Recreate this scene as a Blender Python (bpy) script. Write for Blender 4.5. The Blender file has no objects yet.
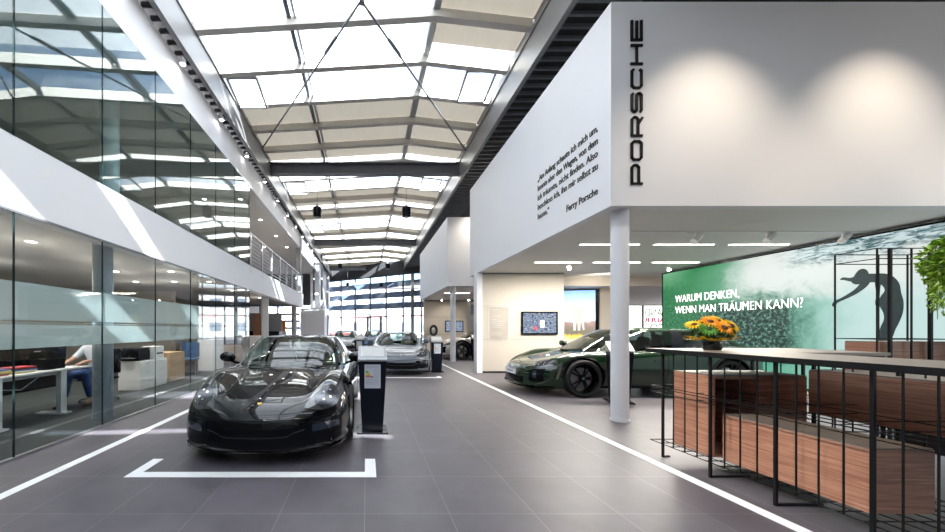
import bpy, bmesh, math, random
import numpy as np
from mathutils import Vector, Matrix
from mathutils.bvhtree import BVHTree

random.seed(7)
PI = math.pi
SC = bpy.context.scene
COL = SC.collection
F = 335.0
CAMH = 1.36
VX, VY = 366.0, 329.0

# ------------------------------------------------------------------ materials
MATS = {}

def nt_of(m):
    m.use_nodes = True
    nt = m.node_tree
    return nt, nt.nodes, nt.links

def mat(name, col, rough=0.5, metal=0.0, coat=0.0, var=0.04, vscale=6.0, bump=0.0, emit=None, es=0.0, spec=0.5):
    if name in MATS:
        return MATS[name]
    m = bpy.data.materials.new(name)
    nt, N, L = nt_of(m)
    b = N['Principled BSDF']
    b.inputs['Roughness'].default_value = rough
    b.inputs['Metallic'].default_value = metal
    b.inputs['Coat Weight'].default_value = coat
    b.inputs['Coat Roughness'].default_value = 0.02
    b.inputs['Specular IOR Level'].default_value = spec
    tc = N.new('ShaderNodeTexCoord')
    nz = N.new('ShaderNodeTexNoise')
    nz.inputs['Scale'].default_value = vscale
    L.new(tc.outputs['Object'], nz.inputs['Vector'])
    mx = N.new('ShaderNodeMix'); mx.data_type = 'RGBA'
    c = Vector(col)
    mx.inputs[6].default_value = (*(c * (1 - var)), 1)
    mx.inputs[7].default_value = (*[min(1, v * (1 + var)) for v in col], 1)
    L.new(nz.outputs['Fac'], mx.inputs[0])
    L.new(mx.outputs[2], b.inputs['Base Color'])
    if bump:
        bp = N.new('ShaderNodeBump'); bp.inputs['Strength'].default_value = bump
        bp.inputs['Distance'].default_value = 0.01
        n2 = N.new('ShaderNodeTexNoise'); n2.inputs['Scale'].default_value = vscale * 12
        L.new(tc.outputs['Object'], n2.inputs['Vector'])
        L.new(n2.outputs['Fac'], bp.inputs['Height'])
        L.new(bp.outputs['Normal'], b.inputs['Normal'])
    if emit:
        b.inputs['Emission Color'].default_value = (*emit, 1)
        b.inputs['Emission Strength'].default_value = es
    MATS[name] = m
    return m

def glass_mat(name, tint=(0.86, 0.93, 0.91), refl=1.0, ior=1.5):
    m = bpy.data.materials.new(name)
    nt, N, L = nt_of(m)
    N.remove(N['Principled BSDF'])
    out = N['Material Output']
    g = N.new('ShaderNodeNewGeometry')
    mr = N.new('ShaderNodeMapRange')
    mr.inputs[3].default_value = ior; mr.inputs[4].default_value = 1 / ior
    L.new(g.outputs['Backfacing'], mr.inputs[0])
    fr = N.new('ShaderNodeFresnel'); L.new(mr.outputs[0], fr.inputs['IOR'])
    mu = N.new('ShaderNodeMath'); mu.operation = 'MULTIPLY'; mu.use_clamp = True
    L.new(fr.outputs[0], mu.inputs[0]); mu.inputs[1].default_value = refl
    t = N.new('ShaderNodeBsdfTransparent'); t.inputs[0].default_value = (*tint, 1)
    gl = N.new('ShaderNodeBsdfGlossy'); gl.inputs['Roughness'].default_value = 0.0
    mx = N.new('ShaderNodeMixShader')
    L.new(mu.outputs[0], mx.inputs[0]); L.new(t.outputs[0], mx.inputs[1]); L.new(gl.outputs[0], mx.inputs[2])
    L.new(mx.outputs[0], out.inputs[0])
    MATS[name] = m
    return m

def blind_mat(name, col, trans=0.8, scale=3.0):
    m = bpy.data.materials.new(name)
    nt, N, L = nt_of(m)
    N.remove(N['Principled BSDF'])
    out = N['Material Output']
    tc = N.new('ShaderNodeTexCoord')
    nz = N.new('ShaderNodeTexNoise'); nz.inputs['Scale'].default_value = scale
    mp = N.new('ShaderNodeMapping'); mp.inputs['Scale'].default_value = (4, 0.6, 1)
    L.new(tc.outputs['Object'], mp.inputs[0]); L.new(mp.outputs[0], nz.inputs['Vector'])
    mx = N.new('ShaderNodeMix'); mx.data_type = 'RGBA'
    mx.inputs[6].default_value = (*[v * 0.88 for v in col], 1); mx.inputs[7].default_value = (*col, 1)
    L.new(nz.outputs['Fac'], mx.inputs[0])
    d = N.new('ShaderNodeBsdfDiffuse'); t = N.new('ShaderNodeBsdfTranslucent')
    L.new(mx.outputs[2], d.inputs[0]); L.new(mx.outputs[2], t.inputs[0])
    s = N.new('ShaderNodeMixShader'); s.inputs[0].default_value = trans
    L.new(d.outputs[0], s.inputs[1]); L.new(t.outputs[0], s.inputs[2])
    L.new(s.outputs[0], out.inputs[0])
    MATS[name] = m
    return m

def frost_mat(name):
    m = bpy.data.materials.new(name)
    nt, N, L = nt_of(m)
    N.remove(N['Principled BSDF'])
    out = N['Material Output']
    d = N.new('ShaderNodeBsdfDiffuse'); d.inputs[0].default_value = (0.74, 0.82, 0.83, 1)
    t = N.new('ShaderNodeBsdfTranslucent'); t.inputs[0].default_value = (0.74, 0.82, 0.83, 1)
    tr = N.new('ShaderNodeBsdfTransparent'); tr.inputs[0].default_value = (0.75, 0.82, 0.82, 1)
    a = N.new('ShaderNodeMixShader'); a.inputs[0].default_value = 0.45
    L.new(d.outputs[0], a.inputs[1]); L.new(t.outputs[0], a.inputs[2])
    b = N.new('ShaderNodeMixShader'); b.inputs[0].default_value = 0.22
    L.new(a.outputs[0], b.inputs[1]); L.new(tr.outputs[0], b.inputs[2])
    L.new(b.outputs[0], out.inputs[0])
    MATS[name] = m
    return m

def emis(name, col, s):
    return mat(name, (0.8, 0.8, 0.8), 0.5, emit=col, es=s)

def wood_mat(name, c1, c2):
    m = bpy.data.materials.new(name)
    nt, N, L = nt_of(m)
    b = N['Principled BSDF']; b.inputs['Roughness'].default_value = 0.42
    tc = N.new('ShaderNodeTexCoord')
    mp = N.new('ShaderNodeMapping'); mp.inputs['Scale'].default_value = (1.2, 1.2, 26)
    nz = N.new('ShaderNodeTexNoise'); nz.inputs['Scale'].default_value = 2.2
    nz.inputs['Detail'].default_value = 6; nz.inputs['Distortion'].default_value = 0.6
    L.new(tc.outputs['Object'], mp.inputs[0]); L.new(mp.outputs[0], nz.inputs['Vector'])
    cr = N.new('ShaderNodeValToRGB')
    cr.color_ramp.elements[0].position = 0.35; cr.color_ramp.elements[0].color = (*c1, 1)
    cr.color_ramp.elements[1].position = 0.68; cr.color_ramp.elements[1].color = (*c2, 1)
    L.new(nz.outputs['Fac'], cr.inputs[0]); L.new(cr.outputs[0], b.inputs['Base Color'])
    MATS[name] = m
    return m

def floor_mat():
    m = bpy.data.materials.new('floor_tiles')
    nt, N, L = nt_of(m)
    b = N['Principled BSDF']
    tc = N.new('ShaderNodeTexCoord')
    mp = N.new('ShaderNodeMapping')
    mp.inputs['Location'].default_value = (0.01, -3.09, 0)
    L.new(tc.outputs['Object'], mp.inputs[0])
    br = N.new('ShaderNodeTexBrick')
    br.offset = 0.0; br.squash = 1.0
    br.inputs['Scale'].default_value = 1.0
    br.inputs['Mortar Size'].default_value = 0.0028
    br.inputs['Mortar Smooth'].default_value = 0.0
    br.inputs['Brick Width'].default_value = 0.625
    br.inputs['Row Height'].default_value = 0.625
    br.inputs['Color1'].default_value = (0.104, 0.094, 0.108, 1)
    br.inputs['Color2'].default_value = (0.093, 0.084, 0.097, 1)
    br.inputs['Mortar'].default_value = (0.19, 0.175, 0.175, 1)
    L.new(mp.outputs[0], br.inputs['Vector'])
    nz = N.new('ShaderNodeTexNoise'); nz.inputs['Scale'].default_value = 2.3; nz.inputs['Detail'].default_value = 8
    nz.inputs['Roughness'].default_value = 0.65
    L.new(tc.outputs['Object'], nz.inputs['Vector'])
    mr = N.new('ShaderNodeMapRange'); mr.inputs[1].default_value = 0.3; mr.inputs[2].default_value = 0.7
    mr.inputs[3].default_value = 0.78; mr.inputs[4].default_value = 1.22
    L.new(nz.outputs['Fac'], mr.inputs[0])
    vm = N.new('ShaderNodeVectorMath'); vm.operation = 'SCALE'
    L.new(br.outputs['Color'], vm.inputs[0]); L.new(mr.outputs[0], vm.inputs['Scale'])
    L.new(vm.outputs[0], b.inputs['Base Color'])
    m2 = N.new('ShaderNodeMapRange'); m2.inputs[3].default_value = 0.36; m2.inputs[4].default_value = 0.5
    L.new(nz.outputs['Fac'], m2.inputs[0]); L.new(m2.outputs[0], b.inputs['Roughness'])
    bp = N.new('ShaderNodeBump'); bp.inputs['Strength'].default_value = 0.12; bp.inputs['Distance'].default_value = 0.004
    L.new(nz.outputs['Fac'], bp.inputs['Height']); L.new(bp.outputs[0], b.inputs['Normal'])
    return m

WHITE = mat('white_paint', (0.80, 0.80, 0.82), 0.55, var=0.015, vscale=1.5)
WHITE2 = mat('white_lacquer', (0.82, 0.82, 0.83), 0.3, var=0.01)
CEILW = mat('ceiling_white', (0.78, 0.76, 0.73), 0.7, var=0.02)
BEIGE = mat('beige_panel', (0.47, 0.43, 0.37), 0.6, var=0.02, vscale=2)
BEIGED = mat('beige_wall', (0.52, 0.46, 0.40), 0.7, var=0.03)
DARK = mat('black_metal', (0.006, 0.0065, 0.008), 0.45, spec=0.2)
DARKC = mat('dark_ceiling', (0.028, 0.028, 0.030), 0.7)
GREYST = mat('grey_steel', (0.38, 0.385, 0.39), 0.45, metal=0.2)
DKST = mat('dark_steel', (0.17, 0.18, 0.20), 0.45, metal=0.3)
RAFT = mat('rafter_cream', (0.62, 0.585, 0.53), 0.5, metal=0.0)
ALU = mat('brushed_aluminium', (0.50, 0.51, 0.53), 0.32, metal=0.9)
LINE = mat('white_floor_line', (0.86, 0.86, 0.86), 0.45, var=0.02)
CARPET = mat('dark_carpet', (0.020, 0.029, 0.032), 0.9, var=0.25, vscale=12)
BLACK = mat('black_plastic', (0.005, 0.0055, 0.007), 0.22, spec=0.12)
BLACKG = mat('black_gloss', (0.006, 0.007, 0.010), 0.12)
RUBBER = mat('tyre_rubber', (0.014, 0.014, 0.014), 0.75)
RIM = mat('rim_black', (0.02, 0.02, 0.022), 0.25, metal=0.7)
RIMS = mat('rim_silver', (0.45, 0.45, 0.47), 0.3, metal=0.9)
PAPER = mat('white_paper', (0.55, 0.55, 0.54), 0.6)
GREYHEAD = mat('grey_head', (0.30, 0.31, 0.32), 0.4, metal=0.4)
WALNUT = wood_mat('walnut_veneer', (0.28, 0.125, 0.080), (0.50, 0.265, 0.175))
WALNUTT = mat('counter_top', (0.20, 0.165, 0.135), 0.45, var=0.1)
OAK = wood_mat('oak_veneer', (0.36, 0.24, 0.14), (0.55, 0.40, 0.26))
INTER = mat('car_interior', (0.10, 0.085, 0.07), 0.6)
INTERL = mat('car_interior_light', (0.34, 0.30, 0.25), 0.6)
LEATHER = mat('black_leather', (0.02, 0.02, 0.022), 0.5)
GLASSW = glass_mat('window_glass', (0.93, 0.96, 0.962), 1.25)
GLASSU = glass_mat('upper_glass', (0.76, 0.85, 0.845), 1.4)
GLASSC = glass_mat('clear_roof_glass', (0.93, 0.96, 0.97), 1.0)
GLASSA = glass_mat('car_glass', (0.60, 0.72, 0.68), 1.6)
GLASSD = glass_mat('dark_car_glass', (0.22, 0.27, 0.26), 1.6)
FROST = frost_mat('frosted_film')
BLIND_LIT = blind_mat('lit_blind', (0.70, 0.715, 0.74), 0.70)
BLIND_SHADED = blind_mat('shaded_blind', (0.34, 0.30, 0.245), 0.14)  # same blind fabric, shade of far and right-slope rows put into its colour
LAMPW = emis('lamp_white', (1.0, 0.93, 0.84), 14.0)
LAMPS = emis('spot_lens', (1.0, 0.95, 0.90), 30.0)

# ------------------------------------------------------------------ mesh builder
class MB:
    def __init__(s):
        s.v = []; s.f = []
    def add(s, vs, fs):
        o = len(s.v); s.v += [tuple(p) for p in vs]; s.f += [tuple(i + o for i in f) for f in fs]
        return s
    def box(s, a, b, M=None):
        x0, y0, z0 = a; x1, y1, z1 = b
        vs = [Vector(p) for p in ((x0,y0,z0),(x1,y0,z0),(x1,y1,z0),(x0,y1,z0),(x0,y0,z1),(x1,y0,z1),(x1,y1,z1),(x0,y1,z1))]
        if M is not None: vs = [M @ p for p in vs]
        return s.add(vs, [(0,3,2,1),(4,5,6,7),(0,1,5,4),(1,2,6,5),(2,3,7,6),(3,0,4,7)])
    def bar(s, p, q, w, h=None, up=(0,0,1)):
        p = Vector(p); q = Vector(q); h = w if h is None else h
        d = (q - p).normalized(); u = Vector(up)
        if abs(d.dot(u)) > 0.98: u = Vector((0,1,0))
        sd = d.cross(u).normalized() * w / 2; up2 = sd.cross(d).normalized() * h / 2
        vs = [p-sd-up2, p+sd-up2, p+sd+up2, p-sd+up2, q-sd-up2, q+sd-up2, q+sd+up2, q-sd+up2]
        return s.add(vs, [(0,1,2,3),(7,6,5,4),(0,4,5,1),(1,5,6,2),(2,6,7,3),(3,7,4,0)])
    def cyl(s, p, q, r, r2=None, n=16):
        p = Vector(p); q = Vector(q); r2 = r if r2 is None else r2
        d = (q - p).normalized(); a = d.orthogonal().normalized(); b = d.cross(a)
        vs = []
        for c, rr in ((p, r), (q, r2)):
            for i in range(n):
                t = 2*PI*i/n; vs.append(c + a*math.cos(t)*rr + b*math.sin(t)*rr)
        fs = [(i, (i+1) % n, n+(i+1) % n, n+i) for i in range(n)]
        fs += [tuple(range(n-1, -1, -1)), tuple(range(n, 2*n))]
        return s.add(vs, fs)
    def tube(s, pts, r, n=8):
        for i in range(len(pts)-1): s.cyl(pts[i], pts[i+1], r, n=n)
        return s
    def lathe(s, prof, M=None, n=24):
        vs = []; k = len(prof)
        for i in range(n):
            t = 2*PI*i/n
            for r, z in prof: vs.append(Vector((r*math.cos(t), r*math.sin(t), z)))
        if M is not None: vs = [M @ v for v in vs]
        fs = []
        for i in range(n):
            j = (i+1) % n
            for a in range(k-1): fs.append((i*k+a, j*k+a, j*k+a+1, i*k+a+1))
        return s.add(vs, fs)
    def prism(s, poly, a, b, M=None):
        # poly in (x,z), extruded from y=a to y=b
        n = len(poly)
        vs = [Vector((x, a, z)) for x, z in poly] + [Vector((x, b, z)) for x, z in poly]
        if M is not None: vs = [M @ v for v in vs]
        fs = [tuple(range(n)), tuple(range(2*n-1, n-1, -1))] + [(i, n+i, n+(i+1) % n, (i+1) % n) for i in range(n)]
        return s.add(vs, fs)
    def ball(s, c, r, n=12, sc=(1,1,1)):
        c = Vector(c); vs = []; m = n//2
        for j in range(1, m):
            ph = PI*j/m
            for i in range(n):
                t = 2*PI*i/n
                vs.append(c + Vector((math.cos(t)*math.sin(ph)*r*sc[0], math.sin(t)*math.sin(ph)*r*sc[1], math.cos(ph)*r*sc[2])))
        o = len(vs); vs += [c + Vector((0,0,r*sc[2])), c - Vector((0,0,r*sc[2]))]
        fs = []
        for j in range(m-2):
            for i in range(n): fs.append((j*n+i, (j+1)*n+i, (j+1)*n+(i+1) % n, j*n+(i+1) % n))
        for i in range(n):
            fs.append((o, i, (i+1) % n)); fs.append((o+1, (m-2)*n+(i+1) % n, (m-2)*n+i))
        return s.add(vs, fs)
    def build(s, name, m, parent=None, smooth=False, bevel=0.0, recalc=True):
        me = bpy.data.meshes.new(name)
        me.from_pydata([tuple(v) for v in s.v], [], s.f)
        if recalc:
            bm = bmesh.new(); bm.from_mesh(me)
            bmesh.ops.recalc_face_normals(bm, faces=bm.faces)
            bm.to_mesh(me); bm.free()
        return link(name, me, m, parent, smooth, bevel)

def link(name, me, m, parent=None, smooth=False, bevel=0.0):
    o = bpy.data.objects.new(name, me)
    COL.objects.link(o)
    if m is not None and len(me.materials) == 0: me.materials.append(m)
    if smooth:
        me.shade_smooth(); me.set_sharp_from_angle(angle=math.radians(38))
    if bevel:
        md = o.modifiers.new('bevel', 'BEVEL'); md.width = bevel; md.segments = 2; md.limit_method = 'ANGLE'
    if parent is not None: o.parent = parent
    return o

def tag(o, label=None, cat=None, group=None, kind=None):
    if label: o['label'] = label
    if cat: o['category'] = cat
    if group: o['group'] = group
    if kind: o['kind'] = kind
    return o

def empty(name, loc=(0,0,0), rz=0.0, label=None, cat=None, group=None, kind=None):
    o = bpy.data.objects.new(name, None); COL.objects.link(o)
    o.location = loc; o.rotation_euler = (0, 0, rz); o.empty_display_size = 0.1
    return tag(o, label, cat, group, kind)

def copy_tree(o, parent=None):
    kids = list(o.children)
    c = o.copy(); COL.objects.link(c); c.parent = parent
    for ch in kids: copy_tree(ch, c)
    return c

def struct(name, mb, m, label=None, smooth=False, parent=None, bevel=0.0):
    o = mb.build(name, m, parent, smooth, bevel)
    if parent is None:
        o['kind'] = 'structure'
    if label: o['label'] = label
    return o

def text_mesh(name, body, size, m, M, parent=None, width=None, extrude=0.004, spacing=1.0, mirror=False, bold=0.0, right=False):
    cu = bpy.data.curves.new(name, 'FONT')
    cu.body = body; cu.size = size; cu.extrude = extrude; cu.space_character = spacing; cu.offset = bold
    tmp = bpy.data.objects.new('tmp_text', cu); COL.objects.link(tmp)
    dg = bpy.context.evaluated_depsgraph_get()
    me = bpy.data.meshes.new_from_object(tmp.evaluated_get(dg))
    bpy.data.objects.remove(tmp); bpy.data.curves.remove(cu)
    xs = [v.co.x for v in me.vertices]
    sx = 1.0
    if width: sx = width / (max(xs) - min(xs))
    x0 = min(xs); x1 = max(xs)
    for v in me.vertices:
        x = (v.co.x - (x1 if right else x0)) * sx
        if mirror: x = -x
        v.co = M @ Vector((x, -v.co.z, v.co.y))
    me.materials.clear()
    me.name = name
    return link(name, me, m, parent)

# ------------------------------------------------------------------ camera, world, sun
cd = bpy.data.cameras.new('camera'); cam = bpy.data.objects.new('camera', cd); COL.objects.link(cam)
cd.sensor_width = 36.0; cd.lens = F / 945 * 36.0
cd.shift_x = (472.5 - VX) / 945; cd.shift_y = (VY - 266.0) / 945
cam.location = (0, 0, CAMH); cam.rotation_euler = (PI/2, 0, 0)
cd.clip_start = 0.05; cd.clip_end = 400
SC.camera = cam

w = bpy.data.worlds.new('world'); SC.world = w; w.use_nodes = True
N = w.node_tree.nodes; L = w.node_tree.links
bg = N['Background']
sky = N.new('ShaderNodeTexSky'); sky.sky_type = 'HOSEK_WILKIE' if False else 'NISHITA'
sky.sun_disc = False; sky.sun_elevation = math.radians(38); sky.sun_rotation = math.radians(163)
sky.air_density = 1.0; sky.dust_density = 1.5; sky.altitude = 300
tc = N.new('ShaderNodeTexCoord'); nz = N.new('ShaderNodeTexNoise'); nz.inputs['Scale'].default_value = 2.2; nz.inputs['Detail'].default_value = 6
L.new(tc.outputs['Generated'], nz.inputs['Vector'])
cr = N.new('ShaderNodeValToRGB'); cr.color_ramp.elements[0].position = 0.42; cr.color_ramp.elements[1].position = 0.62
L.new(nz.outputs['Fac'], cr.inputs[0])
mx = N.new('ShaderNodeMix'); mx.data_type = 'RGBA'
L.new(cr.outputs[0], mx.inputs[0]); L.new(sky.outputs[0], mx.inputs[6]); mx.inputs[7].default_value = (5.0, 5.0, 5.2, 1)
L.new(mx.outputs[2], bg.inputs[0]); bg.inputs[1].default_value = 0.55

SUND = Vector((-0.40, 1.30, -1.0)).normalized()
sl = bpy.data.lights.new('sun', 'SUN'); so = bpy.data.objects.new('sun', sl); COL.objects.link(so)
sl.energy = 32.0; sl.angle = math.radians(0.5); sl.color = (1.0, 0.985, 0.98)
so.rotation_euler = SUND.to_track_quat('-Z', 'Y').to_euler()
so.location = (0, -10, 20)

SC.view_settings.view_transform = 'Standard'; SC.view_settings.look = 'None'
SC.view_settings.gamma = 1.0; SC.view_settings.use_curve_mapping = False
SC.view_settings.exposure = 0.75
SC.cycles.max_bounces = 10; SC.cycles.diffuse_bounces = 5; SC.cycles.glossy_bounces = 5
SC.cycles.transmission_bounces = 6; SC.cycles.transparent_max_bounces = 24
SC.cycles.caustics_reflective = False; SC.cycles.caustics_refractive = False
SC.cycles.sample_clamp_indirect = 6.0

# ------------------------------------------------------------------ floor
struct('floor', MB().box((-14, -8, -0.2), (20, 34.6, 0)), floor_mat())
struct('floor_office', MB().box((-10.0, -8, 0.0), (-3.70, 10.5, 0.006)), CARPET)
XL = -3.66
fl = MB()
fl.box((-3.01, -7, 0.0), (-2.91, 24, 0.004))
fl.box((2.89, -7, 0.0), (2.99, 24, 0.004))
tag(fl.build('floor_line', LINE), kind='structure')
def bay(x0, x1, yf, tick, name='floor_marking'):
    b = MB()
    b.box((x0, yf, 0), (x1, yf+0.11, 0.004))
    b.box((x0, yf+0.11, 0), (x0+0.105, yf+tick, 0.004)); b.box((x1-0.105, yf+0.11, 0), (x1, yf+tick, 0.004))
    tag(b.build(name, LINE), kind='structure')
bay(-2.22, 0.095, 3.07, 0.43)
bay(-0.2, 2.12, 9.30, 0.34)

# ------------------------------------------------------------------ roof
def roofz(x):
    return 7.27 + (x + 3.45) * 0.29 / 4.85 if x < 1.4 else 7.56 - (x - 1.4) * 0.22 / 1.9
PITCH = 1.13
K0, K1 = -13, 24
roof = empty('ceiling_skylight', (0, 0, 0), kind='structure')
for k in range(K0, K1):
    y = 6.7 + PITCH * k
    r = MB()
    for xa, xb in ((-3.45, 1.4), (1.4, 3.3)):
        za, zb = roofz(xa), roofz(xb)
        r.add([(xa, y-.07, za), (xb, y-.07, zb), (xb, y+.07, zb), (xa, y+.07, za),
               (xa, y-.07, za+.24), (xb, y-.07, zb+.24), (xb, y+.07, zb+.24), (xa, y+.07, za+.24)],
              [(0,3,2,1),(4,5,6,7),(0,1,5,4),(1,2,6,5),(2,3,7,6),(3,0,4,7)])
        # thin blind guide next to the rafter
        r.add([(xa, y+.09, za+.07), (xb, y+.09, zb+.07), (xb, y+.105, zb+.07), (xa, y+.105, za+.07),
               (xa, y+.09, za+.085), (xb, y+.09, zb+.085), (xb, y+.105, zb+.085), (xa, y+.105, za+.085)],
              [(0,3,2,1),(4,5,6,7),(0,1,5,4),(1,2,6,5),(2,3,7,6),(3,0,4,7)])
    r.build('rafter', RAFT, roof)
YA, YB = 6.7 + PITCH * K0, 6.7 + PITCH * (K1 - 1)
for xx, ww, mm in ((-1.52, 0.07, DKST), (1.4, 0.13, GREYST), (-1.40, 0.03, ALU)):
    z = roofz(xx)
    MB().box((xx-ww/2, YA, z+.12), (xx+ww/2, YB, z+.25)).build('glazing_bar', mm, roof)
# clear rows: full or partial
clear = {1: (0, 1), 6: (0, 1), 11: (0, 1), 16: (0.2, 1), 20: (0, 1), 0: (0.66, 1), -7: (0.30, 1.0), -9: (0.0, 0.8), -11: (0.10, 0.22),
         5: (.7, 1), 10: (.75, 1), 13: (.6, 1), 4: (.85, 1), 8: (.85, 1), 18: (.7, 1)}
cells = ((-3.47, -1.53), (-1.51, 1.39), (1.41, 3.33))
for k in range(K0, K1-1):
    y0 = 6.7 + PITCH*k + .05; y1 = y0 + PITCH - .10
    a, b = clear.get(k, (1, 1))
    for ci, (xa, xb) in enumerate(cells):
        segs = []
        if a > 0.02: segs.append((y0, y0 + (y1-y0)*a))
        if b < 0.98: segs.append((y0 + (y1-y0)*b, y1))
        mm = BLIND_LIT if (k < 1 and ci < 2) else BLIND_SHADED
        mb = MB()
        for ya, yb in segs:
            za, zb = roofz(xa)+.17, roofz(xb)+.17
            mb.add([(xa, ya, za), (xb, ya, zb), (xb, yb, zb), (xa, yb, za)], [(0,1,2,3)])
            mb.add([(xa, ya, za+.004), (xb, ya, zb+.004), (xb, yb, zb+.004), (xa, yb, za+.004)], [(0,3,2,1)]) if False else None
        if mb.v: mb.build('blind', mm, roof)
for ci, (xa, xb) in enumerate(((-3.45, 1.4), (1.4, 3.3))):
    za, zb = roofz(xa)+.26, roofz(xb)+.26
    MB().add([(xa, YA, za), (xb, YA, zb), (xb, YB, zb), (xa, YB, za), (xa, YA, za+.02), (xb, YA, zb+.02), (xb, YB, zb+.02), (xa, YB, za+.02)],
             [(0,3,2,1),(4,5,6,7),(0,1,5,4),(1,2,6,5),(2,3,7,6),(3,0,4,7)]).build('roof_glass', GLASSC, roof)
# opened roof vents (small hinged frames) in the clear rows
for k, xs in ((1, ((-3.3, -2.6), (2.4, 3.1))), (6, ((-3.3, -2.5), (2.3, 3.1))), (11, ((-3.3, -2.5),))):
    for xa, xb in xs:
        y0 = 6.7 + PITCH*k + .12; y1 = y0 + .85
        z0 = roofz(xa) + .06
        fr = MB(); dz = .16
        fr.bar((xa, y0, z0-.02), (xb, y0, z0-.02), .05); fr.bar((xa, y1, z0-dz), (xb, y1, z0-dz), .05)
        fr.bar((xa, y0, z0-.02), (xa, y1, z0-dz), .05); fr.bar((xb, y0, z0-.02), (xb, y1, z0-dz), .05)
        fr.bar(((xa+xb)/2, y1, z0-dz), ((xa+xb)/2+.1, y1+.1, z0+.05), .03)
        fr.build('vent_frame', GREYST, roof)
# side beams
def sidebeam(name, x, s):
    b = MB()
    b.box((min(x, x+s*.07), -8, 6.64), (max(x, x+s*.07), 34.2, 7.34))
    b.box((min(x-s*.03, x+s*.07), -8, 6.60), (max(x-s*.03, x+s*.07), 34.2, 6.645))
    b.box((min(x-s*.03, x+s*.07), -8, 7.27), (max(x-s*.03, x+s*.07), 34.2, 7.30))
    b.box((min(x+s*.01, x+s*.07), -8, 7.34), (max(x+s*.01, x+s*.07), 34.2, 7.56))
    struct(name, b, BEAM)
BEAM = mat('beam_light_grey', (0.24, 0.24, 0.245), 0.4)
sidebeam('beam_side_left', -3.41, -1)
sidebeam('beam_side_right', 3.32, 1)
for i, y in enumerate((1.8, 12.0, 22.2, 31.6)):
    b = MB()
    b.box((-3.7, y-.02, 6.90), (3.5, y+.02, 7.26)); b.box((-3.7, y-.14, 6.88), (3.5, y+.14, 6.92)); b.box((-3.7, y-.14, 7.24), (3.5, y+.14, 7.28))
    if i: struct('beam_cross', b, DKST if i < 3 else DKST)
# tie rods of the wind bracing
for i, (xa, xb) in enumerate(((-3.38, 3.24), (3.24, -3.38))):
    t = MB().cyl((xa, 1.02, 7.18+i*.05), (xb, 10.9, 7.18+i*.05), .022, n=8)
    t.cyl(((xa+xb)/2+(xb-xa)*.08, 5.96+.776, 7.18+i*.05), ((xa+xb)/2+(xb-xa)*.12, 5.96+1.17, 7.18+i*.05), .036, n=8)
    if i: t.cyl(((xa+xb)/2, 5.96, 7.15), ((xa+xb)/2, 5.96, 7.25), .05, n=12)
    o = t.build('tie_rod', DKST, smooth=True)
    tag(o, 'thin steel tie rod under the skylight, running from upper left towards the right wall beam' if i else
        'thin steel tie rod under the skylight, running from the right foreground to left wall beam'.replace('right foreground', 'left side near the camera'), 'tie rod', 'crossed tie rods')
COLR = list(bpy.data.objects)
rods = [o for o in bpy.data.objects if o.name.startswith('tie_rod')]
rods[0]['label'] = 'steel tie rod of the crossed pair whose far end meets the right roof beam'
rods[1]['label'] = 'steel tie rod of the crossed pair whose far end meets the left roof beam'

# grilles beside the beams (dark trench with rungs)
def grille(name, xa, xb, z, y0=-2, y1=31):
    b = MB()
    y = y0
    while y < y1:
        b.box((xa, y, z), (xb, y+.05, z+.06)); y += .24
    return b
struct('ceiling_grille_left', grille('g', -3.66, -3.475, 6.62), DARK)
struct('ceiling_grille_right', grille('g', 3.39, 4.5, 6.70), DKST)
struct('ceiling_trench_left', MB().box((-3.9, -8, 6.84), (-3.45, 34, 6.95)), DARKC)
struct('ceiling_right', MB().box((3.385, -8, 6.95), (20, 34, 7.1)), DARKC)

# ------------------------------------------------------------------ left side: bulkhead, fascia, floors
b = MB().box((-3.90, -8, 5.85), (-3.66, 19.3, 6.62))
struct('wall_left_upper', b, WHITE)
struct('ceiling_upper_left', MB().box((-10, -8, 5.86), (-3.9, 34, 6.0)), CEILW)
struct('trim_1', MB().box((-3.92, -8, 2.60), (-3.66, 19.5, 3.37)), WHITE)
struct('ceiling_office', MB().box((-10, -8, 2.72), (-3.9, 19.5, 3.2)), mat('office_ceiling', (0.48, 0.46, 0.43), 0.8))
struct('wall_left', MB().box((-10.2, -8, 0), (-10, 34, 7.2)), BEIGED)
struct('wall_office_end', MB().box((-10, 12.0, 0), (-6.9, 12.15, 2.72)), BEIGED)
struct('wall_rear', MB().box((-10, -8.2, 0), (20, -8, 7.6)), mat('rear_wall', (0.45, 0.44, 0.43), 0.7))
struct('wall_upper_end', MB().box((-10, 27.4, 3.3), (-3.9, 27.6, 5.86)), mat('upper_end_wall', (0.10, 0.105, 0.11), 0.7))
# office glazing (lower) and gallery glazing (upper)
win_lo = empty('window_1', (0, 0, 0), kind='structure')
win_up = empty('window_2', (0, 0, 0), kind='structure')
GP = 1.17
for i in range(15):
    y1 = 10.5 - GP*i; y0 = y1 - GP
    MB().box((XL-.006, y0+.006, 0.0), (XL+.006, y1-.006, 2.60)).build('pane', GLASSW, win_lo)
    MB().box((XL-.006, y0+.006, 3.37), (XL+.006, y1-.006, 5.85)).build('pane', GLASSU, win_up)
    if y1 < 9.5 or True:
        ft = MB().box((XL-.012, y0+.006, 1.15), (XL-.009, y1-.006, 1.41)); ft.box((XL-.012, y0+.006, 1.425), (XL-.009, y1-.006, 1.435)); ft.box((XL-.012, y0+.006, 1.455), (XL-.009, y1-.006, 1.86))
        ft.build('frosted_film', FROST, win_lo)
g = MB()
for i in range(16):
    y = 10.5 - GP*i
    g.box((XL-.0065, y-.0065, 0), (XL+.0065, y+.0065, 2.6)); g.box((XL-.0065, y-.0065, 3.37), (XL+.0065, y+.0065, 5.85))
g.build('joint', mat('glass_joint', (0.015, 0.03, 0.03), 0.9, spec=0.05), win_lo)
struct('trim_2', MB().box((XL-.02, -7, 0), (XL+.02, 10.5, .03)), ALU)
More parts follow.
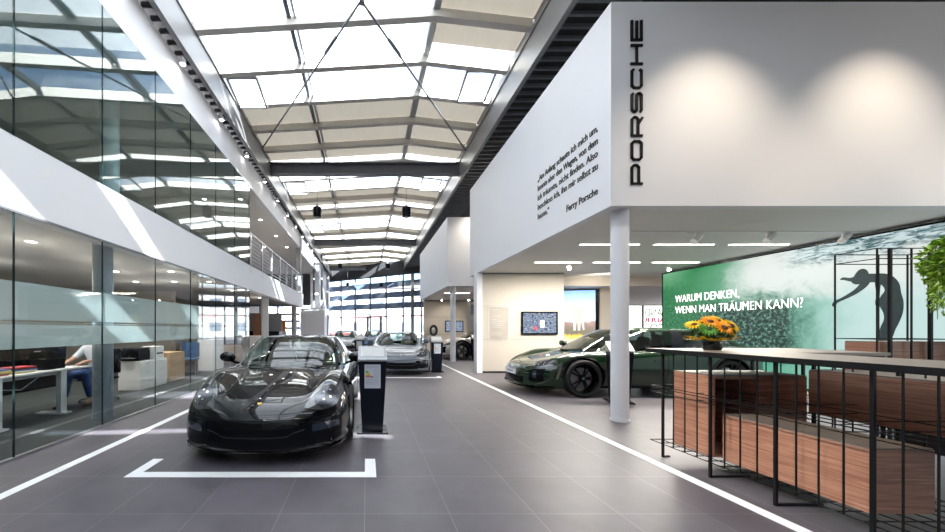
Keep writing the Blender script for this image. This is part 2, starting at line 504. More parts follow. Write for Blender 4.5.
struct('trim_3', MB().box((XL-.01, -7, 2.575), (XL+.012, 10.5, 2.60)), DKST)

# columns left
def column(name, x, y, z0, z1, r, m, label=None):
    o = MB().cyl((x, y, z0), (x, y, z1), r, n=40)
    o.cyl((x, y, z0), (x, y, z0+.03), r+.012, n=40)
    return struct(name, o, m, smooth=True)
column('column_office', -4.02, 5.12, 0.006, 2.72, .13, mat('column_blue_grey', (0.20, 0.25, 0.29), 0.4))
column('column_gallery', -4.9, 6.4, 3.37, 5.86, .16, WHITE)
column('column_balcony', -3.95, 13.1, 0.0, 2.72, .14, GREYST)
column('column_balcony_far', -3.95, 18.4, 0.0, 2.72, .14, GREYST)
struct('column_upper_far', MB().box((-3.88, 18.5, 3.37), (-3.62, 18.8, 6.9)), GREYST)
struct('floor_upper', MB().box((-10, -8, 3.2), (-3.92, 19.5, 3.36)), mat('upper_floor', (0.45, 0.43, 0.41), 0.5))

# balcony railing
rl = empty('balcony_railing', (XL-.03, 10.55, 3.37), label='steel balcony railing with horizontal bars on the white gallery edge', cat='railing')
for j in range(8):
    y = .1 + j*1.22
    MB().box((-.03, y-.03, -.25), (.03, y+.03, 1.02)).build('post', ALU, rl)
MB().cyl((0, 0, 1.05), (0, 8.9, 1.05), .026, n=10).build('handrail', ALU, rl, smooth=True)
for j in range(7):
    MB().cyl((0, 0, .12+.125*j), (0, 8.9, .12+.125*j), .011, n=6).build('rail', ALU, rl, smooth=True)

# recessed downlights
def downlight(x, y, z, label, group, r=.07):
    o = empty('downlight', (x, y, z), label=label, cat='ceiling light', group=group)
    MB().lathe([(r+.015, 0), (r+.015, -.008), (r, -.008), (r, 0)], n=20).build('trim_ring', WHITE2, o)
    MB().lathe([(.001, -.003), (r, -.003), (r, .0)], n=20).build('lens', LAMPW, o)
    return o
dl = [(-5.2, 5.2), (-6.4, 5.2), (-5.2, 6.6), (-4.6, 7.9), (-5.9, 7.9), (-7.4, 6.6), (-4.5, 9.6), (-5.5, 9.6), (-6.6, 9.6), (-5.0, 4.0), (-6.4, 3.7), (-4.7, 11.8), (-4.6, 14.5)]
for x, y in dl:
    downlight(x, y, 2.72, 'small round recessed ceiling light in the office ceiling behind the glass', 'recessed lights in the office ceiling')
for y in (11.6, 13.8, 16.2, 18.4):
    downlight(-4.35, y, 5.86, 'small round recessed light in the white ceiling above the balcony', 'recessed lights above the balcony')
    downlight(-5.6, y, 5.86, 'small round recessed light in the white ceiling above the balcony', 'recessed lights above the balcony')
def area(name, loc, rot, sx, sy, e, col=(1, .93, .84)):
    l = bpy.data.lights.new(name, 'AREA'); l.shape = 'RECTANGLE'; l.size = sx; l.size_y = sy; l.energy = e; l.color = col
    o = bpy.data.objects.new(name, l); COL.objects.link(o); o.location = loc; o.rotation_euler = rot
    return o
def spot(name, loc, to, e, ang, blend=.5, col=(1, .9, .78), r=.03):
    l = bpy.data.lights.new(name, 'SPOT'); l.energy = e; l.spot_size = math.radians(ang); l.spot_blend = blend; l.color = col; l.shadow_soft_size = r
    o = bpy.data.objects.new(name, l); COL.objects.link(o); o.location = loc
    o.rotation_euler = (Vector(to) - Vector(loc)).to_track_quat('-Z', 'Y').to_euler()
    return o
for x, y in dl: 
    spot('downlight_lamp', (x, y, 2.68), (x, y, 0), 60, 120, .8, r=.05)
    pl_ = bpy.data.lights.new('ceiling_fill', 'POINT'); pl_.energy = 6; pl_.color = (1, .93, .84); pl_.shadow_soft_size = .05  # added point light below each downlight, put in to brighten the office ceiling
    po_ = bpy.data.objects.new('ceiling_fill', pl_); COL.objects.link(po_); po_.location = (x, y, 2.25)

# spotlights along the left trench
sp = None
for k in [0, -2, -1] + list(range(1, 10)):
    y = 6.5 + 1.74*k
    if k == 0:
        sp = empty('track_spotlight', (-3.55, y, 6.56), cat='spotlight')
        MB().cyl((0, 0, .06), (0, 0, .02), .02, n=10).build('stem', WHITE2, sp)
        MB().lathe([(.03, .03), (.05, .02), (.055, -.06), (.05, -.07), (.045, -.055)], n=20).build('housing', WHITE2, sp, smooth=True)
        MB().lathe([(.001, -.058), (.046, -.056)], n=20).build('lens', LAMPS, sp)
        o = sp
    else:
        o = copy_tree(sp)
    o.location = (-3.55, y, 6.56)
    tag(o, 'small round white spotlight in the dark trench above the left gallery, %s' % {-2: 'nearest the camera', -1: 'second from the camera', 0: 'third from the camera', 1: 'fourth from the camera', 2: 'fifth from the camera'}.get(k, 'beyond the fifth'), 'spotlight', 'spotlights along the left trench' if k < 3 else 'farther spotlights along the left trench')

spot('counter_fill_spot', (-3.52, 3.02, 6.48), (3.5, 2.5, .45), 1500, 19, .9, r=.05)  # added beams from unseen trench spots, put in to brighten the wooden counter
spot('counter_fill_spot', (-3.52, 4.76, 6.48), (3.6, 3.2, .6), 900, 17, .9, r=.05)
# hanging speakers
spk = None
names = ['second', 'third']
for yb in (11.8, 22.0, 31.2):
    for x in (-1.72, 1.42):
        if spk is None:
            spk = empty('pendant_speaker', (x, yb, 5.5))
            MB().lathe([(.001, .17), (.10, .17), (.15, .14), (.155, .05), (.14, -.19), (.12, -.2), (.001, -.2)], n=28).build('housing', BLACK, spk, smooth=True)
            MB().lathe([(.001, -.203), (.118, -.203)], n=24).build('speaker_grille', DKST, spk)
            MB().cyl((0, 0, .17), (0, 0, 1.42), .008, n=6).build('cable', DKST, spk)
            MB().box((-.05, -.01, .15), (.05, .01, .24)).build('bracket', DKST, spk)
            o = spk
        else: o = copy_tree(spk)
        o.location = (x, yb, 5.5)
        where = {11.8: 'nearest roof beam', 22.0: 'second roof beam', 31.2: 'farthest roof beam'}[yb]
        tag(o, 'black cylindrical speaker hanging below the %s, on the %s side' % (where, 'left' if x < 0 else 'right'), 'speaker', 'hanging black speakers')

# ------------------------------------------------------------------ right box
XR, YF, ZS, ZT = 3.475, 4.75, 3.105, 6.0
box1 = MB()
box1.box((XR, YF+.15, ZS), (XR+.15, 11.2, ZT)); 
struct('wall_right_box', box1, WHITE)
struct('wall_front_box', MB().box((XR, YF, ZS), (14, YF+.15, ZT)), WHITE)
struct('ceiling_soffit', MB().box((XR+.15, YF+.15, ZS), (20, 11.2, ZS+.1)), CEILW)
struct('ceiling_box_top', MB().box((XR+.15, YF+.15, ZT-.05), (14, 11.2, ZT)), WHITE)
struct('ceiling_soffit_back', MB().box((6.2, 11.3, 2.82), (20, 20, 2.95)), CEILW)
struct('wall_bulkhead', MB().box((6.15, 11.2, 2.80), (20, 11.3, 3.3)), BEIGE)
# second box
struct('wall_right_box_far', MB().box((3.3, 13.75, 3.105), (3.45, 20.5, 5.9)), WHITE)
struct('wall_front_box_far', MB().box((3.3, 13.6, 3.105), (12, 13.75, 5.9)), WHITE)
struct('ceiling_soffit_far', MB().box((3.45, 13.75, 3.105), (12, 20.5, 3.2)), CEILW)
# round columns
column('column_round', 3.76, 4.965, 0, ZS, .112, WHITE)
column('column_round_far', 3.62, 13.95, 0, ZS, .115, WHITE)
# beige partition with tv
def rod(M_=None): pass
pt = MB().box((3.60, 10.4, .05), (6.15, 10.62, ZS))
struct('wall_partition', pt, BEIGE)
struct('trim_4', MB().box((3.43, 10.36, 0), (3.60, 10.66, ZS)), WHITE)
struct('baseboard_partition', MB().box((3.6, 10.385, 0), (6.15, 10.63, .05)), DARK)
tr = MB()
for z in (1.04, 2.07): tr.box((3.61, 10.396, z), (6.14, 10.404, z+.008))
tr.box((3.6, 10.39, 3.06), (6.15, 10.41, 3.10))
struct('trim_5', tr, DKST)
# tv
def tvmat(name, seed, pal):
    m = bpy.data.materials.new(name); nt, N, L = nt_of(m)
    b = N['Principled BSDF']; b.inputs['Roughness'].default_value = .2
    tc = N.new('ShaderNodeTexCoord'); mp = N.new('ShaderNodeMapping'); mp.inputs['Location'].default_value = (seed, 0, seed); mp.inputs['Scale'].default_value = (9, 1, 14)
    L.new(tc.outputs['Object'], mp.inputs[0])
    vz = N.new('ShaderNodeTexNoise'); vz.inputs['Scale'].default_value = 1.6; vz.inputs['Detail'].default_value = 6
    L.new(mp.outputs[0], vz.inputs['Vector'])
    cr = N.new('ShaderNodeValToRGB'); cr.color_ramp.interpolation = 'CONSTANT'
    els = cr.color_ramp.elements
    els[0].position = 0; els[0].color = (*pal[0], 1); els[1].position = .40; els[1].color = (*pal[1], 1)
    for p, c in zip((.47, .53, .60, .68), pal[2:]):
        e = els.new(p); e.color = (*c, 1)
    L.new(vz.outputs['Fac'], cr.inputs[0])
    b.inputs['Base Color'].default_value = (.01, .01, .012, 1); L.new(cr.outputs[0], b.inputs['Emission Color']); b.inputs['Emission Strength'].default_value = .5
    return m
def tv(x0, x1, z0, z1, y, label):
    o = empty('wall_screen', ((x0+x1)/2, y, z0), label=label, cat='screen')
    w2 = (x1-x0)/2; h = z1-z0
    bz = MB(); t = .045
    bz.box((-w2, -.05, 0), (w2, -.005, t)); bz.box((-w2, -.05, h-t), (w2, -.005, h)); bz.box((-w2, -.05, t), (-w2+t, -.005, h-t)); bz.box((w2-t, -.05, t), (w2, -.005, h-t))
    bz.build('bezel', BLACK, o)
    MB().box((-w2+t, -.04, t), (w2-t, -.005, h-t)).build('display', tvmat('screen_image_%d' % int(y), y, [(.03,.06,.20),(.10,.18,.42),(.45,.52,.70),(.18,.26,.22),(.72,.76,.85),(.35,.40,.55)]), o)
    return o
t1 = tv(4.81, 5.93, 1.19, 1.90, 10.4, 'black framed flat screen on the beige partition behind the green car')
MB().ball((-.13, -.045, .19), .055, 10, (1, .2, 1)).build('red_car_picture', mat('screen_red', (.6, .03, .04), .4, emit=(.6, .03, .04), es=.6), t1)
MB().box((.02, -.045, .22), (.14, -.041, .44)).build('white_panel_picture', mat('screen_white', (.8, .8, .8), .4, emit=(.8, .85, .9), es=.6), t1)
# acrylic sheet
ac = empty('acrylic_info_panel', (3.80, 10.375, 1.03), label='clear acrylic information panel on the beige partition, left of the screen', cat='information panel')
MB().box((0, -.008, 0), (.62, -.004, 1.02)).build('sheet', glass_mat('acrylic', (.985, .985, .985), .8), ac)
ab = MB()
for q, (wd, zz) in enumerate([(.2, .93), (.26, .72), (.22, .62), (.40, .56), (.36, .50), (.38, .44), (.30, .38), (.34, .20), (.32, .14)]):
    ab.box((.08, -.011, zz), (.08+wd, -.009, zz+.014))
ab.build('printed_lines', PAPER, ac)
sc_ = MB()
for px in (.03, .59):
    for pz in (.03, .99): sc_.cyl((px, -.014, pz), (px, .019, pz), .012, n=10)
sc_.build('standoff', ALU, ac)
eb_ = MB()
for a_, b_ in (((0, 0), (.62, .008)), ((0, 1.012), (.62, 1.02)), ((0, 0), (.008, 1.02)), ((.612, 0), (.62, 1.02))): eb_.box((a_[0], -.010, a_[1]), (b_[0], -.0082, b_[1]))
eb_.build('edge', WHITE2, ac)

# far beige wall and tv
struct('wall_partition_far', MB().box((3.5, 20.2, .03), (6.1, 20.4, 3.10)), BEIGE)
tr = MB(); tr.box((3.5, 20.19, 3.02), (6.1, 20.21, 3.10)).box((3.51, 20.192, 1.04), (6.09, 20.20, 1.055)).box((3.51, 20.192, 2.07), (6.09, 20.20, 2.085)); struct('trim_7', tr, DKST)
tv(4.76, 5.86, 1.18, 1.86, 20.2, 'black framed flat screen on the far beige wall above the silver car')
# wheel display
wd = empty('wheel_display', (3.98, 19.7, .94), label='upright black display wheel in front of the far beige wall', cat='wheel')
Mx = Matrix.Rotation(PI/2, 4, 'X')
MB().lathe([(.20, -.09), (.30, -.10), (.335, -.06), (.335, .06), (.30, .10), (.20, .09), (.2, -.09)], Matrix.Translation((0, 0, .34)) @ Mx @ Matrix.Scale(.7, 4, (1, 0, 0)), 32).build('tyre', RUBBER, wd, smooth=True)
MB().lathe([(.001, -.06), (.04, -.07), (.05, .0), (.19, -.02), (.2, -.08)], Matrix.Translation((0, 0, .34)) @ Mx @ Matrix.Scale(.7, 4, (1, 0, 0)), 32).build('rim', RIMS, wd, smooth=True)
struct('trim_6', MB().box((3.55, 19.5, 0), (4.4, 19.95, .94)), BEIGE)

# lightbox poster
pb = empty('poster_lightbox', (7.02, 12.15, 0), math.radians(-14), label='tall backlit photo panel with sky and a pale statue, behind the green car', cat='poster')
MB().box((0, 0, .35), (1.26, .18, 2.78)).build('frame', BLACK, pb)
def artmat(name, build):
    m = bpy.data.materials.new(name); nt, N, L = nt_of(m); b = N['Principled BSDF']; b.inputs['Roughness'].default_value = .5
    c, st = build(N, L)
    L.new(c, b.inputs['Base Color']); L.new(c, b.inputs['Emission Color']); b.inputs['Emission Strength'].default_value = st
    if st < .7: L.new(c, b.inputs['Emission Color']); nt.links.remove(b.inputs['Base Color'].links[0]); b.inputs['Base Color'].default_value = (.01, .015, .015, 1); b.inputs['Specular IOR Level'].default_value = .05
    return m
def poster(N, L):
    tc = N.new('ShaderNodeTexCoord'); sp_ = N.new('ShaderNodeSeparateXYZ'); L.new(tc.outputs['Object'], sp_.inputs[0])
    mr = N.new('ShaderNodeMapRange'); mr.inputs[1].default_value = .4; mr.inputs[2].default_value = 2.9
    L.new(sp_.outputs['Z'], mr.inputs[0])
    nz = N.new('ShaderNodeTexNoise'); nz.inputs['Scale'].default_value = 7; nz.inputs['Detail'].default_value = 5; L.new(tc.outputs['Object'], nz.inputs['Vector'])
    ad = N.new('ShaderNodeMath'); ad.operation = 'MULTIPLY_ADD'; L.new(nz.outputs['Fac'], ad.inputs[0]); ad.inputs[1].default_value = .12; L.new(mr.outputs[0], ad.inputs[2])
    cr = N.new('ShaderNodeValToRGB'); e = cr.color_ramp.elements
    e[0].position = 0.05; e[0].color = (.45, .43, .38, 1); e[1].position = 1.0; e[1].color = (.16, .32, .68, 1)
    for p, c in ((.26, (.55, .50, .40)), (.34, (.62, .38, .05)), (.38, (.10, .10, .07)), (.48, (.16, .12, .10)), (.54, (.25, .17, .16)), (.57, (.60, .68, .80)), (.75, (.42, .58, .85))):
        q = e.new(p); q.color = (*c, 1)
    L.new(ad.outputs[0], cr.inputs[0])
    return cr.outputs[0], .8
MB().box((.04, -.012, .42), (1.14, .0, 2.74)).build('photo', artmat('poster_photo', poster), pb)
fg = MB()
for (cx, hh, s_) in ((.50, 1.0, 1.0), (.64, 1.06, 1.0)):
    fg.prism([(cx-.06, 1.30), (cx+.02, 1.30), (cx+.05, 1.62), (cx+.11, 1.32), (cx+.16, 1.34), (cx+.12, 1.80), (cx+.14, 2.0), (cx+.20, 1.76), (cx+.23, 1.78), (cx+.16, 2.12), (cx+.06, 2.18), (cx+.07, 2.30), (cx-.02, 2.32), (cx-.03, 2.18), (cx-.13, 2.12), (cx-.17, 1.80), (cx-.13, 1.79), (cx-.08, 1.98)], -.016, -.0125)
fg.build('statue_picture', mat('statue_grey', (.50, .50, .48), .5, emit=(.5, .5, .5), es=.4), pb)
struct('column_beige', MB().box((8.45, 12.1, 0), (8.85, 12.5, 2.98)), BEIGE)

# back wall with windows and mirrored writing (seen from inside)
bw = MB()
YBW = 20.0
bw.box((7.2, YBW, 0), (14.0, YBW+.2, 3.2)); bw.box((14.0, YBW, 0), (20, YBW+.2, .7)); bw.box((14.0, YBW, 2.75), (20, YBW+.2, 3.2))
struct('wall_back', bw, BEIGED)
wb = empty('window_3', (0, 0, 0), kind='structure')
MB().box((14, YBW+.08, .7), (20, YBW+.1, 2.75)).build('pane', GLASSC, wb)
MB().box((6.1, YBW+.08, .05), (7.2, YBW+.1, 3.1)).build('pane', GLASSC, wb)
MB().box((6.25, YBW+.0, 2.2), (7.2, YBW+.03, 3.1)).build('roller_blind', DKST, wb)
fr = MB()
for x in (14.0, 15.3, 16.6, 18.2, 19.9): fr.box((x-.03, YBW+.02, .7), (x+.03, YBW+.14, 2.75))
fr.box((14, YBW+.02, 1.62), (20, YBW+.14, 1.66))
fr.build('window_frame', GREYST, wb)
MAG = mat('magenta_letter', (.75, .02, .20), .5); GRL = mat('grey_letter', (.10, .10, .09), .5)
def Tr(x, y, z): return Matrix.Translation((x, y, z))
text_mesh('lettering', 'HAND', .62, GRL, Tr(18.05, YBW+.05, 2.15), wb, width=1.36, mirror=True, bold=.01)
text_mesh('lettering', 'HAUER', .42, MAG, Tr(18.25, YBW+.05, 1.76), wb, width=1.62, mirror=True, bold=.02)
text_mesh('lettering', 'CO', .60, GRL, Tr(17.9, YBW+.05, 1.24), wb, width=.9, mirror=True, bold=.01)

# linear ceiling lights
lin = None
for y, zz in ((6.88, 0), (8.73, 0)):
    for x in (5.0, 6.53, 8.07):
        o = empty('linear_ceiling_light', (x, y, ZS), cat='ceiling light') if lin is None else copy_tree(lin)
        if lin is None:
            lin = o
            MB().box((-.61, -.03, -.012), (.61, .03, -.0005)).build('housing', WHITE2, lin)
            MB().box((-.60, -.022, -.015), (.60, .022, -.0125)).build('diffuser', LAMPW, lin)
        o.location = (x, y, ZS)
        pos = {5.0: 'closest to the round column', 6.53: 'in the middle of its row', 8.07: 'closest to the green picture wall'}[x]
        tag(o, 'slim linear ceiling light in the %s row, %s' % ('nearer' if y < 7 else 'farther', pos), 'ceiling light', 'linear lights in the soffit')
        area('linear_lamp', (x, y, ZS-.03), (0, 0, 0), 1.2, .03, 75)
for k, x in enumerate((4.4, 5.9, 7.4)):
    o = copy_tree(lin); o.location = (x, 16.2 if k < 2 else 17.0, 3.105)
    tag(o, ['slim linear ceiling light under the far white box, nearer the aisle', 'slim linear ceiling light under the far white box, in the middle', 'slim linear ceiling light under the far white box, farthest from the aisle'][k], 'ceiling light', 'linear lights under the far box')
    area('linear_lamp_far', (x, 16.2 if k < 2 else 17.0, 3.07), (0, 0, 0), 1.2, .05, 55)
# tracks and cylinder spots
tb = MB().box((4.4, 5.98, ZS-.02), (11, 6.02, ZS-.0005)); 
tag(tb.build('lighting_track', WHITE2), 'thin white lighting track on the soffit ceiling above the green picture wall', 'lighting track')
for k, x in enumerate((5.9, 7.2, 8.55)):
    o = empty('cylinder_spotlight', (x, 6.0, ZS-.02), math.radians(-35), ['white cylinder spotlight on the ceiling track, nearest the round column', 'white cylinder spotlight on the ceiling track, middle of three', 'white cylinder spotlight on the ceiling track, in front of the diver picture'][k], 'spotlight', 'spotlights on the soffit track')
    MB().cyl((0, 0, 0), (0, 0, -.06), .02, n=10).build('stem', WHITE2, o)
    MB().cyl((-.03, -.03, -.16), (.08, .08, -.03), .05, n=20).build('housing', WHITE2, o, smooth=True)
    MB().box((-.10, -.03, -.012), (.10, .03, 0)).build('adapter', WHITE2, o)
for k, (x, y) in enumerate(((5.45, 9.0), (4.25, 18.8), (5.75, 18.8), (8.3, 9.2))):
    o = empty('ceiling_spotlight', (x, y, ZS), 0, ['small lit spotlight shining onto the beige partition above its screen', 'lit spotlight before the far beige wall, nearer the aisle', 'lit spotlight before the far beige wall, farther from the aisle', 'small lit spotlight at the left end of the green picture wall'][k], 'spotlight')
    MB().cyl((0, 0, -.0005), (0, 0, -.05), .018, n=8).build('stem', WHITE2, o)
    MB().cyl((0, .02, -.06), (0, -.03, -.13), .045, n=16).build('housing', WHITE2, o, smooth=True)
    MB().cyl((0, -.0305, -.131), (0, -.033, -.134), .04, n=16).build('lens', LAMPS, o)
for k, (x, y) in enumerate(((6.35, 5.6), (4.6, 6.2))):
    o = MB().lathe([(.001, -.01), (.20, -.012), (.22, 0), (.24, -.001)], Tr(x, y, ZS), 28).build('ceiling_diffuser', CEILW, smooth=True)
    tag(o, ['round flush air diffuser in the soffit, nearer the picture wall', 'round flush air diffuser in the soffit, nearer the round column'][k], 'air vent')
# wall washers on the box front
for x in (4.85, 7.25, 9.7):
    spot('washer', (x, 3.4, 6.3), (x, YF, 2.2), 235, 76, 1.0, col=(1, .84, .66), r=.05)
spot('partition_spot', (5.0, 9.3, 3.0), (4.9, 10.4, 1.4), 14, 90, .8)
spot('partition_spot', (4.9, 19.0, 3.0), (4.8, 20.2, 1.4), 30, 100, .8)
spot('washer_far', (4.6, 12.7, 6.3), (4.6, 13.6, 4.2), 130, 120, 1.0)
spot('bulk_spot', (7.5, 10.2, 2.7), (7.5, 11.2, 3.05), 30, 110, .8)

# PORSCHE letters
ST = .034
def stroke(mb, pts, w=ST, M=None, closed=False, d=.016):
    n = len(pts)
    for i in range(n - (0 if closed else 1)):
        p = Vector((*pts[i],)); q = Vector((*pts[(i+1) % n],))
        dr = (q-p).normalized(); nn = Vector((-dr.y, dr.x))*w/2; e = dr*0
        a = p-e; c = q+e
        poly = [(a-nn), (c-nn), (c+nn), (a+nn)]
        mb.prism([(v.x, v.y) for v in poly], -d, 0, M)
    for i in range(0 if closed else 1, n if closed else n-1):
        p = pts[i]
        mb.prism([(p[0]+math.cos(t*PI/4+PI/8)*w/2*1.08, p[1]+math.sin(t*PI/4+PI/8)*w/2*1.08) for t in range(8)], -d, 0, M)
LW, LH, hs = .295, .168, ST/2
def rr(x0, y0, x1, y1, c=.03):
    return [(x0+c, y0), (x1-c, y0), (x1, y0+c), (x1, y1-c), (x1-c, y1), (x0+c, y1), (x0, y1-c), (x0, y0+c)]
def letter(ch):
    a, b, c, d = hs, hs, LW-hs, LH-hs; m = LH*.5
    if ch == 'P': return [([(a, 0), (a, LH)], 0), ([(a, d), (c-.03, d), (c, d-.03), (c, .085), (c-.03, .055), (a, .055)], 0)]
    if ch == 'O': return [(rr(a, b, c, d), 1)]
    if ch == 'R': return [([(a, 0), (a, LH)], 0), ([(a, d), (c-.03, d), (c, d-.03), (c, .095), (c-.03, .065), (a, .065)], 0), ([(c-.10, .065), (c, 0)], 0)]
    if ch == 'S': return [([(c, d-.02), (c-.02, d), (a+.025, d), (a, d-.025), (a, m+.02), (a+.02, m), (c-.02, m), (c, m-.02), (c, b+.025), (c-.025, b), (a+.02, b), (a, b+.02)], 0)]
    if ch == 'C': return [([(c, d-.03), (c-.02, d), (a+.03, d), (a, d-.03), (a, b+.03), (a+.03, b), (c-.02, b), (c, b+.03)], 0)]
    if ch == 'H': return [([(a, 0), (a, LH)], 0), ([(c, 0), (c, LH)], 0), ([(a, m), (c, m)], 0)]
    if ch == 'E': return [([(a, 0), (a, LH)], 0), ([(a, d), (LW, d)], 0), ([(a, m), (LW-.01, m)], 0), ([(a, b), (LW, b)], 0)]
wl = empty('wall_lettering', (3.74, YF, 3.40), label='large black capital lettering reading upwards on the white box front', cat='lettering')
BLK = mat('black_letter', (.006, .006, .007), .35)
for i, ch in enumerate('PORSCHE'):
    off = i * (2.33 - LW) / 6
    # reading upwards: text x -> world z, text y -> world -x
    M = Matrix(((0, 0, -1, .175), (0, 1, 0, 0), (1, 0, 0, off), (0, 0, 0, 1)))
    mb = MB()
    for pts, cl in letter(ch): stroke(mb, pts, M=M, closed=bool(cl))
    mb.build('letter', BLK, wl)
# quote on the left face
qt = empty('wall_quote', (XR, 6.77, 3.385), -PI/2, 'black German quotation in small type on the long white box side', 'lettering')
lines = ['\u201eAm Anfang schaute ich mich um,', 'konnte aber den Wagen, von dem', 'ich tr\u00e4umte, nicht finden. Also', 'beschloss ich, ihn mir selbst zu']
for i, s_ in enumerate(lines):
    text_mesh('quote_line', s_, .158, BLK, Tr(0, -.004, .945-.19*i), qt, width=1.75, bold=.0022)
text_mesh('quote_line', 'bauen.\u201c', .158, BLK, Tr(0, -.004, .945-.76), qt, width=.42, bold=.0022)
text_mesh('quote_line', 'Ferry Porsche', .158, BLK, Tr(1.75, -.004, 0), qt, width=.78, bold=.0022, right=True)

# ------------------------------------------------------------------ picture wall (backlit)
XS = 9.0
pw = empty('picture_wall', (XS, 10.15, 0), -PI/2, 'large backlit green underwater picture with white writing and a diver', 'illuminated picture')
def underwater(N, L):
    tc = N.new('ShaderNodeTexCoord'); sx = N.new('ShaderNodeSeparateXYZ'); L.new(tc.outputs['Object'], sx.inputs[0])
    def noise(scale, det=5, dist=0, vec=None, sc=None):
        n = N.new('ShaderNodeTexNoise'); n.inputs['Scale'].default_value = scale; n.inputs['Detail'].default_value = det; n.inputs['Distortion'].default_value = dist
        n.inputs['Roughness'].default_value = .7
        if sc:
            mp = N.new('ShaderNodeMapping'); mp.inputs['Scale'].default_value = sc; L.new(tc.outputs['Object'], mp.inputs[0]); L.new(mp.outputs[0], n.inputs['Vector'])
        else: L.new(tc.outputs['Object'], n.inputs['Vector'])
        return n.outputs['Fac']
    def math_(op, a, b=None, clamp=False):
        m = N.new('ShaderNodeMath'); m.operation = op; m.use_clamp = clamp
        for i, v in enumerate((a, b)):
            if v is None: continue
            if isinstance(v, (int, float)): m.inputs[i].default_value = v
            else: L.new(v, m.inputs[i])
        return m.outputs[0]
    def ramp(v, a, b):
        m = N.new('ShaderNodeMapRange'); m.interpolation_type = 'SMOOTHSTEP'
        m.inputs[1].default_value = a; m.inputs[2].default_value = b; L.new(v, m.inputs[0]); return m.outputs[0]
    def mix(f, a, b):
        m = N.new('ShaderNodeMix'); m.data_type = 'RGBA'
        L.new(f, m.inputs[0])
        for i, v in ((6, a), (7, b)):
            if isinstance(v, tuple): m.inputs[i].default_value = (*v, 1)
            else: L.new(v, m.inputs[i])
        return m.outputs[2]
    n1 = noise(1.1, 5, .4); n2 = noise(14, 8); n3 = noise(2.6, 6, .6)
    X = math_('ADD', sx.outputs['X'], math_('MULTIPLY', math_('SUBTRACT', n1, .5), 1.1))
    Z = math_('ADD', sx.outputs['Z'], math_('MULTIPLY', math_('SUBTRACT', n3, .5), .9))
    base = mix(ramp(X, 1.0, 3.0), (.030, .27, .085), (.13, .50, .34))
    base = mix(ramp(X, 2.9, 4.2), base, (.66, .88, .86))
    # bright cloud of bubbles at the top
    cl = math_('MULTIPLY', ramp(X, 1.5, 2.6), ramp(Z, 1.85, 2.4))
    base = mix(cl, base, (.92, .97, .93))
    cl2 = math_('MULTIPLY', math_('SUBTRACT', 1.0, ramp(X, .2, 1.1)), ramp(Z, 2.3, 3.1)); base = mix(math_('MULTIPLY', cl2, .6), base, (.35, .75, .45))
    # dark bubbly mass
    dk = math_('MULTIPLY', math_('MULTIPLY', ramp(X, .5, 1.3), math_('SUBTRACT', 1.0, ramp(X, 2.9, 3.6))), math_('SUBTRACT', 1.0, ramp(Z, 1.75, 2.3)))
    dk = math_('MULTIPLY', dk, ramp(Z, .5, 1.0))
    sp2 = mix(ramp(n2, .46, .66), (.004, .022, .018), (.22, .45, .35))
    base = mix(math_('MULTIPLY', dk, 1.0), base, sp2)
    dl_ = math_('SUBTRACT', 1.0, ramp(X, .3, 2.0)); sp3 = mix(ramp(n2, .35, .7), (.010, .10, .035), (.11, .42, .20))
    base = mix(math_('MULTIPLY', math_('MULTIPLY', dl_, math_('SUBTRACT', 1.0, ramp(Z, 1.6, 2.9))), .8), base, sp3)
    # rippling surface at upper right
    rp = math_('MULTIPLY', ramp(X, 2.6, 3.6), ramp(Z, 2.55, 2.85))
    nr = noise(3.0, 7, 1.2, sc=(1.3, 1, 5))
    base = mix(rp, base, mix(ramp(nr, .42, .56), (.05, .14, .16), (.72, .86, .88)))
    return base, .50
MB().box((0, -.0, .14), (8.2, .12, 3.02)).build('picture', artmat('underwater_picture', underwater), pw)
MB().box((-.02, -.01, 3.02), (8.2, .13, 3.05)).build('frame', BLACK, pw)
MB().box((-.02, -.01, .10), (8.2, .13, .14)).build('frame', BLACK, pw)
MB().box((-.03, -.01, .10), (0, .13, 3.05)).build('frame', BLACK, pw)
struct('wall_right', MB().box((XS+.13, 2.0, 0), (XS+.3, 10.18, 3.105)), WHITE)
struct('baseboard_right', MB().box((XS, 2.0, 0), (XS+.13, 10.18, .095)), BEIGE)
WTXT = mat('white_letter', (.9, .9, .9), .5, emit=(1, 1, 1), es=.7)
def lx(px): return 10.15 - XS*F/(px - VX)
def lz(px, py): return CAMH - (py - VY)*XS/(px - VX)
zt = lz(675, 303); zt2 = lz(675, 313)
text_mesh('lettering', 'WARUM DENKEN,', .30, WTXT, Tr(lx(675.5), -.003, zt+.01), pw, width=lx(739)-lx(675.5), bold=-.006)
text_mesh('lettering', 'WENN MAN TR\u00c4UMEN KANN?', .30, WTXT, Tr(lx(675.5), -.003, zt2-.02), pw, width=lx(803)-lx(675.5), bold=-.006)
# diver silhouette, traced on the picture plane
DIV = mat('diver_print', (.006, .011, .012), .7, var=.8, vscale=9, emit=(.02, .035, .038), es=.4, spec=.1)
def cp(x, y): 
    px = 820 + x/4.256; py = 220 + y/4.256
    return (lx(px), lz(px, py))
dv = MB()
def spline(pts, closed=True, k=4):
    n = len(pts); out = []
    rng = range(n) if closed else range(n-1)
    for i in rng:
        p0, p1, p2, p3 = [Vector(pts[(i+j) % n] if closed else pts[min(max(i+j, 0), n-1)]) for j in (-1, 0, 1, 2)]
        for t in range(k):
            u = t/k
            out.append(tuple(.5*((2*p1) + (p2-p0)*u + (2*p0-5*p1+4*p2-p3)*u*u + (3*p1-p0-3*p2+p3)*u**3)))
    if not closed: out.append(tuple(pts[-1]))
    return out
torso = [(196,232),(236,228),(278,228),(312,240),(338,270),(346,310),(356,346),(354,390),(340,430),(322,465),(300,510),(246,510),(256,462),(272,425),(270,395),(252,360),(256,330),(276,300),(262,276),(236,266),(205,262)]
